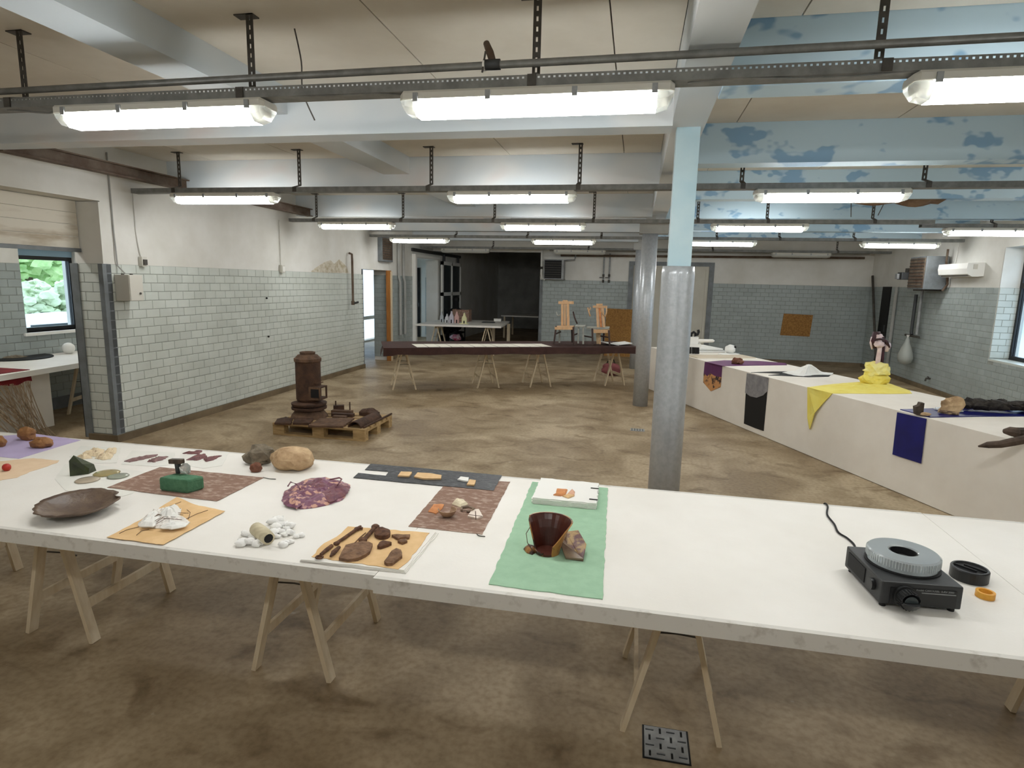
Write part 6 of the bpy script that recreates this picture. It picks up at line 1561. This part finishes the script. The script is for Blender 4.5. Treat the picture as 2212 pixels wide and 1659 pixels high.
# ------------------------------------------------------------------ left wall fittings
t = thing('junction_cabinet', 'cream metal junction cabinet on the tiled left wall', 'cabinet', (-5.45, 5.75, 1.55))
x0, x1, y0, y1, z0, z1 = XL + .009, -5.36, 5.615, 5.80, 1.555, 1.835
MB().obox(((x0 + x1) / 2, (y0 + y1) / 2, (z0 + z1) / 2), (x1 - x0, y1 - y0, z1 - z0), bev=.006).build('case', 'lamp_body', t)
MB().box((x1, y0 + .006, z0 + .006), (x1 + .006, y1 - .006, z1 - .006)).build('cabinet_door', 'lamp_body', t)
MB().tube([(x1 + .006, y1 - .05, z0 + .08), (x1 + .016, y1 - .05, z0 + .08)], .012, 12).build('lock', 'hanger', t)
for y in (y0 + .03, y1 - .04): MB().tube([(-5.46, y, z1), (-5.46, y, z1 + .012)], .016, 10).build('cable_gland', 'hanger', t)
pipe('conduit', 'grey conduit rising from the junction cabinet to the beam', [(-5.46, 5.68, 1.847), (-5.53, 5.66, 1.93), (-5.538, 5.655, 2.3), (-5.538, 5.65, 3.1)], .0075, 'plaster_grey')
t = thing('wall_socket', 'small grey socket box above the junction cabinet', 'socket', (-5.53, 6.0, 1.93))
MB().obox((-5.52, 6.0, 1.985), (.05, .075, .11), bev=.004).build('socket_box', 'lamp_body', t); MB().box((-5.494, 5.975, 1.95), (-5.48, 6.025, 2.01)).build('socket_face', 'hanger', t)
pipe('conduit', 'thin conduit from the small socket up to the second tray', [(-5.535, 6.0, 2.042), (-5.535, 5.98, 2.12), (-5.54, 5.96, 2.3), (-5.54, 5.96, 2.74)], .008, 'plaster')
p = X(612, 581, -5.5)
t = thing('wall_socket', 'white socket box midway along the left wall', 'socket', (-5.52, p.y, p.z - .06))
MB().obox((-5.52, p.y, p.z), (.05, .09, .12), bev=.005).build('socket_box', 'lamp_body', t); MB().box((-5.494, p.y - .03, p.z - .04), (-5.488, p.y + .03, p.z + .04)).build('socket_face', 'white', t)
pipe('conduit', 'thin conduit from the midway socket up to the third tray', [(-5.535, p.y, p.z + .062), (-5.535, p.y, 2.73)], .008, 'plaster')
t = thing('water_pipe', 'rusty standpipe with tap on the left wall near the doorway', 'pipe', (-5.48, 11.12, 1.36))
MB().tube([(-5.53, 11.11, 2.34), (-5.47, 11.11, 2.32), (-5.47, 11.12, 2.2), (-5.47, 11.12, 1.42)], .022, 10).build('pipe_run', 'rust_beam', t)
MB().tube([(-5.5, 11.12, 1.38), (-5.42, 11.12, 1.38), (-5.36, 11.14, 1.4)], .02, 8).build('tap', 'dark_steel', t)
MB().tube([(-5.47, 11.12, 1.42), (-5.47, 11.12, 1.34)], .034, 10).build('tap_flange', 'rust_beam', t)
for i, (u, v) in enumerate(((575, 644), (579, 727))):
    p = X(u, v, -5.54); MB().tube([p, p + Vector((.02, 0, 0))], .014, 10).build('wall_plug', 'black', label=['upper dark plug in the tiled left wall', 'lower dark plug in the tiled left wall'][i], cat='plug')
t = thing('vent_grille', 'brown vent grille high on the left wall above the doorway', 'vent', (-5.52, 12.8, 2.25))
MB().box((-5.545, 12.5, 2.24), (-5.45, 13.1, 2.78)).build('vent_frame', 'grey_steel_paint', t)
MB().box((-5.449, 12.54, 2.28), (-5.444, 13.06, 2.74)).build('vent_back', 'rust_beam', t)
for k in range(9): MB().box((-5.444, 12.55, 2.3 + k * .05), (-5.436, 13.05, 2.315 + k * .05)).build('slat', 'hanger', t)
for i, y in enumerate((13.55, 13.85)):
    pipe('wall_pipe', ['left of the pipes on the wall beyond the doorway', 'right of the pipes on the wall beyond the doorway'][i], [(-5.49, y, 2.75), (-5.49, y, 1.9), (-5.47, y + .03, 1.8), (-5.47, y + .03, .55)], .03, 'plaster_grey', group='pipes beyond the doorway')
# peeling plaster patch
M['peel'] = mat('peeling_plaster', (176, 164, 136), (214, 208, 194), sc=14, rough=.95, bump=.8, bsc=30)
b = MB(); q = random.Random(4)
P = [(X(u, v, XL + .002).y, X(u, v, XL + .002).z) for u, v in ((672, 586), (690, 573), (702, 566), (714, 562), (722, 570), (733, 560), (748, 575), (752, 588), (715, 589))]
n = len(P); b.add([(XL + .0012, y, max(z, ZT + .002)) for y, z in P] + [(XL + .006, y + .01, max(z - .01, ZT + .003)) for y, z in P], [tuple(range(n)), tuple(range(2 * n - 1, n - 1, -1))] + [(i, n + i, n + (i + 1) % n, (i + 1) % n) for i in range(n)])
b.build('peeling_plaster', 'peel', wall_left)

# ------------------------------------------------------------------ right wall fittings
t = thing('unit_heater', 'large grey unit heater with brown grille in the right corner', 'heater', (5.2, 13.4, 1.9))
x0, x1, y0, y1, z0, z1 = 5.14, 5.50, 12.44, 13.12, 1.90, 2.50
MB().obox(((x0 + x1) / 2, (y0 + y1) / 2, (z0 + z1) / 2), (x1 - x0, y1 - y0, z1 - z0), bev=.01).build('heater_case', 'grey_steel_paint', t)
MB().box((x0 - .012, y0 + .03, z0 + .03), (x0 - .001, y1 - .03, z1 - .03)).build('grille_back', 'rust_beam', t)
for k in range(9): MB().box((x0 - .022, y0 + .04, z0 + .06 + k * .06), (x0 - .013, y1 - .04, z0 + .075 + k * .06)).build('louvre', 'hanger', t)
MB().box((5.2, 12.6, 1.87), (5.54, 13.0, 1.898)).build('bracket', 'hanger', t)
MB().tube([(5.44, 12.40, 2.62), (5.44, 12.40, 2.4), (5.5, 12.38, 2.0), (5.45, 12.42, 1.88)], .02, 8).build('supply_pipe', 'rust_beam', t)
t = thing('control_box', 'small dark motor box left of the corner heater', 'box', (4.95, 13.6, 2.05))
MB().obox((5.15, 13.228, 2.15), (.26, .22, .14), bev=.01).build('motor_case', 'dark_steel', t); MB().obox((4.97, 13.2, 2.14), (.04, .1, .1)).build('motor_cap', 'galv', t); MB().obox((5.2, 13.235, 2.26), (.12, .14, .08)).build('terminal_cover', 'hanger', t)
t = thing('air_conditioner', 'white wall mounted air conditioner beside the corner heater', 'air conditioner', (5.42, 11.85, 2.12))
sec = lambda y: [Vector((x, y, z)) for x, z in ((5.548, 2.35), (5.548, 2.13), (5.46, 2.12), (5.38, 2.12), (5.31, 2.16), (5.29, 2.25), (5.30, 2.34))]
MB().loft([sec(11.34), sec(12.33)]).build('case', 'white', t)
MB().box((5.335, 11.4, 2.128), (5.36, 12.28, 2.15)).build('air_outlet', 'hanger', t)
MB().box((5.38, 11.33, 2.24), (5.44, 11.339, 2.32)).build('end_badge', 'lamp_body', t)
pipe('ac_cable', 'thin cable along the wall from the air conditioner', [(5.54, 12.3, 2.36), (5.54, 12.28, 2.5), (5.54, 12.26, 3.1)], .007, 'plaster')
t = thing('drain_pipe', 'two grey drain pipes below the corner heater', 'pipe', (5.45, 13.4, 1.0))
MB().tube([(5.45, 13.2, 1.9), (5.45, 13.22, 1.75), (5.45, 13.2, 1.02)], .028, 10).build('pipe_run', 'galv', t); MB().tube([(5.45, 13.45, 1.8), (5.45, 13.45, 1.05), (5.45, 13.42, 1.0)], .03, 10).build('pipe_run', 'dark_steel', t)
MB().tube([(5.45, 13.1, .98), (5.45, 13.7, .98)], .022, 8).build('cross_pipe', 'hanger', t)
t = thing('plastic_bag', 'translucent white plastic bag hanging from the drain pipes', 'bag', (5.36, 13.35, .42))
prof_ = [(.02, .95), (.045, .9), (.06, .84), (.11, .74), (.16, .62), (.17, .54), (.14, .46), (.07, .42), (.001, .415)]
bb = MB(); secs = []
for r, z in prof_:
    secs.append([Vector((5.36 + r * .8 * math.cos(a) * (1 + .12 * noise.noise(Vector((math.cos(a) * 2, math.sin(a) * 2, z * 9)))), 13.35 + r * math.sin(a) * (1 + .15 * noise.noise(Vector((math.cos(a) * 2, math.sin(a) * 2, z * 9 + 5)))), z)) for a in [2 * math.pi * k / 22 for k in range(22)]])
bb.loft(secs).build('bag_skin', mat('milky_plastic', (198, 202, 196), rough=.35, trans=.35, ior=1.2), t, smooth=True)
MB().lathe([(.012, .94), (.02, .97), (.03, 1.0)], (5.36, 13.35, 0), 10).build('bag_knot', 'white', t)
pipe('corner_pipe', 'tall pale pipe standing in the right back corner', [(5.5, 14.55, 0.001), (5.5, 14.55, 1.2), (5.5, 14.55, 1.95)], .035, 'plaster_grey')
pipe('leaning_pole', 'dark pole leaning in the right back corner', [Vector((5.44, 14.9, .03)), Vector((5.46, 15.46, 1.15)), X(1885, 596, 5.49)], .028, 'hanger', cat='pole')
p = X(2008, 818, 5.53)
t = thing('wall_tap', 'small dark tap low on the right tiled wall', 'tap', (5.5, p.y, p.z - .06))
MB().tube([(5.543, p.y, p.z), (5.47, p.y, p.z), (5.46, p.y, p.z - .05)], .018, 8).build('tap_body', 'hanger', t); MB().bar((5.5, p.y - .03, p.z + .03), (5.5, p.y + .03, p.z + .03), .012, .02).build('tap_handle', 'hanger', t)
t = thing('ceiling_duct', 'white boxed duct under the ceiling at the right wall', 'duct', (5.3, 12.9, 2.62))
MB().box((4.98, 10.2, 2.80), (5.54, 11.6, 2.84)).build('duct_panel', 'plaster', t); MB().box((4.98, 10.2, 2.765), (5.0, 11.6, 2.80)).build('duct_edge', 'plaster_grey', t)

# ------------------------------------------------------------------ side room on the left
t = thing('annex_table', 'white table seen through the left opening', 'table', (-7.2, 6.2, 0))
quadprism([Vector((-7.66, 4.2, 0)), Vector((-6.42, 4.2, 0)), Vector((-6.62, 6.3, 0)), Vector((-6.66, 7.4, 0)), Vector((-7.66, 7.4, 0))], .70, .76).build('table_top', 'white_paint', t)
MB().box((-7.6, 4.5, 0.001), (-6.86, 5.9, .699)).build('plinth', 'white_cloth', t)
o = copy_tree(tr1); o.location = (-7.15, 6.75, 0); o.rotation_euler = (0, 0, .35); tag(o, 'trestle under the annex table seen through the left opening', 'trestle')
p = G(48, 772, .7606)
t = thing('black_disc', 'flat round black disc on the annex table', 'disc', p)
MB().prism(ellipse(p.x - .1, p.y - .05, .46, .4, 0, 40), .7606, .772).build('disc', 'black', t)
for dx, dy, r in ((-.12, .02, .15), (.08, -.04, .14)): MB().relief(ellipse(p.x - .1 + dx, p.y - .05 + dy, r, .1, .5, 16, .2, 3), .7722, .02, 4, 10, 4).build('grey_patch', 'grey_rock', t)
for i, (u, v, r) in enumerate(((149, 764, .075), (187, 754, .06))):
    p = G(u, v, .7606); MB().lathe([(.001 + r * math.sin(math.pi * k / 14), r - r * math.cos(math.pi * k / 14)) for k in range(15)], p, 24).build('white_ball', 'white', smooth=True, label=['white ball on the annex table, below the window', 'second white ball at the end of the annex table'][i], cat='ball')
M['red_cloth'] = mat('deep_red_cloth', (130, 26, 30), (104, 20, 26), sc=8, rough=.85)
t = thing('red_fringe_cloth', 'red cloth with long brown threads hanging off the annex table', 'cloth', tuple(G(20, 800, .7606)[:2]) + (.7606,))
P = [G(-60, 808, .7606), G(0, 797, .7606), G(50, 799, .7606), G(53, 806, .7606)]
A = G(50, 799, .7606)
MB().box((A.x - .5, 4.4, .7608), (A.x + .06, A.y + .02, .766)).build('cloth_top', 'red_cloth', t)
b = MB(); n = 24; y0_, y1_ = 4.4, A.y + .02; xf = A.x + .06
for i in range(n + 1):
    y = y0_ + (y1_ - y0_) * i / n; w_ = .012 * math.sin(i * 1.3)
    for z, o_ in ((.766, .001), (.63 + .015 * math.sin(i * .9), .02 + w_), (.63 + .015 * math.sin(i * .9), .025 + w_), (.766, .007)): b.v.append(Vector((xf + o_, y, z)))
for i in range(n):
    for k in range(4): b.f.append((i * 4 + k, i * 4 + (k + 1) % 4, i * 4 + 4 + (k + 1) % 4, i * 4 + 4 + k))
b.f += [(0, 1, 2, 3), (n * 4 + 3, n * 4 + 2, n * 4 + 1, n * 4)]
b.build('cloth_drop', 'red_cloth', t)
M['thread'] = mat('brown_threads', (150, 128, 102), (182, 162, 136), sc=20, rough=.9)
q = random.Random(8); b = MB()
for i in range(70):
    y = q.uniform(4.7, y1_ - .02); e_ = A.y - .02 + q.uniform(-.12, .12)
    yl = e_ + (y - A.y) * .35
    b.tube([(xf + .02, y, .64), (xf + .05 + q.uniform(-.02, .03), y * .6 + yl * .4, .42), (xf + .1 + q.uniform(-.04, .04), yl, .12), (xf + .14 + q.uniform(-.05, .08), yl + .02, .006)], .0035, 4)
b.build('threads', 'thread', t, kind='stuff')
for yy_, w_ in ((4.6, 'unseen strip lamp added to light the annex behind the left opening'), (8.0, 'second unseen strip lamp added to light the annex, beyond the window')):  # lamps added out of view to brighten the dim annex
    o = copy_tree(lamp_lit); o.location = (-6.8, yy_, ZC - 0.0405); o.rotation_euler = (0, 0, H); tag(o, w_, 'lamp', g)
for i, x in enumerate((-3.6, -0.7, 2.2)):  # unseen lamp row, added to brighten the front edge of the long table
    o = copy_tree(lamp_lit); o.location = (x + LL / 2, -0.1, ZL); tag(o, ['left', 'middle', 'right'][i] + ' unseen strip lamp added above and behind the viewer', 'lamp', g)
cable_tray(-0.1, 2.742, -5.5, 5.5, [-4.5, -1.5, 1.5, 4.5], 'cable tray of the added lamp row behind the viewer')
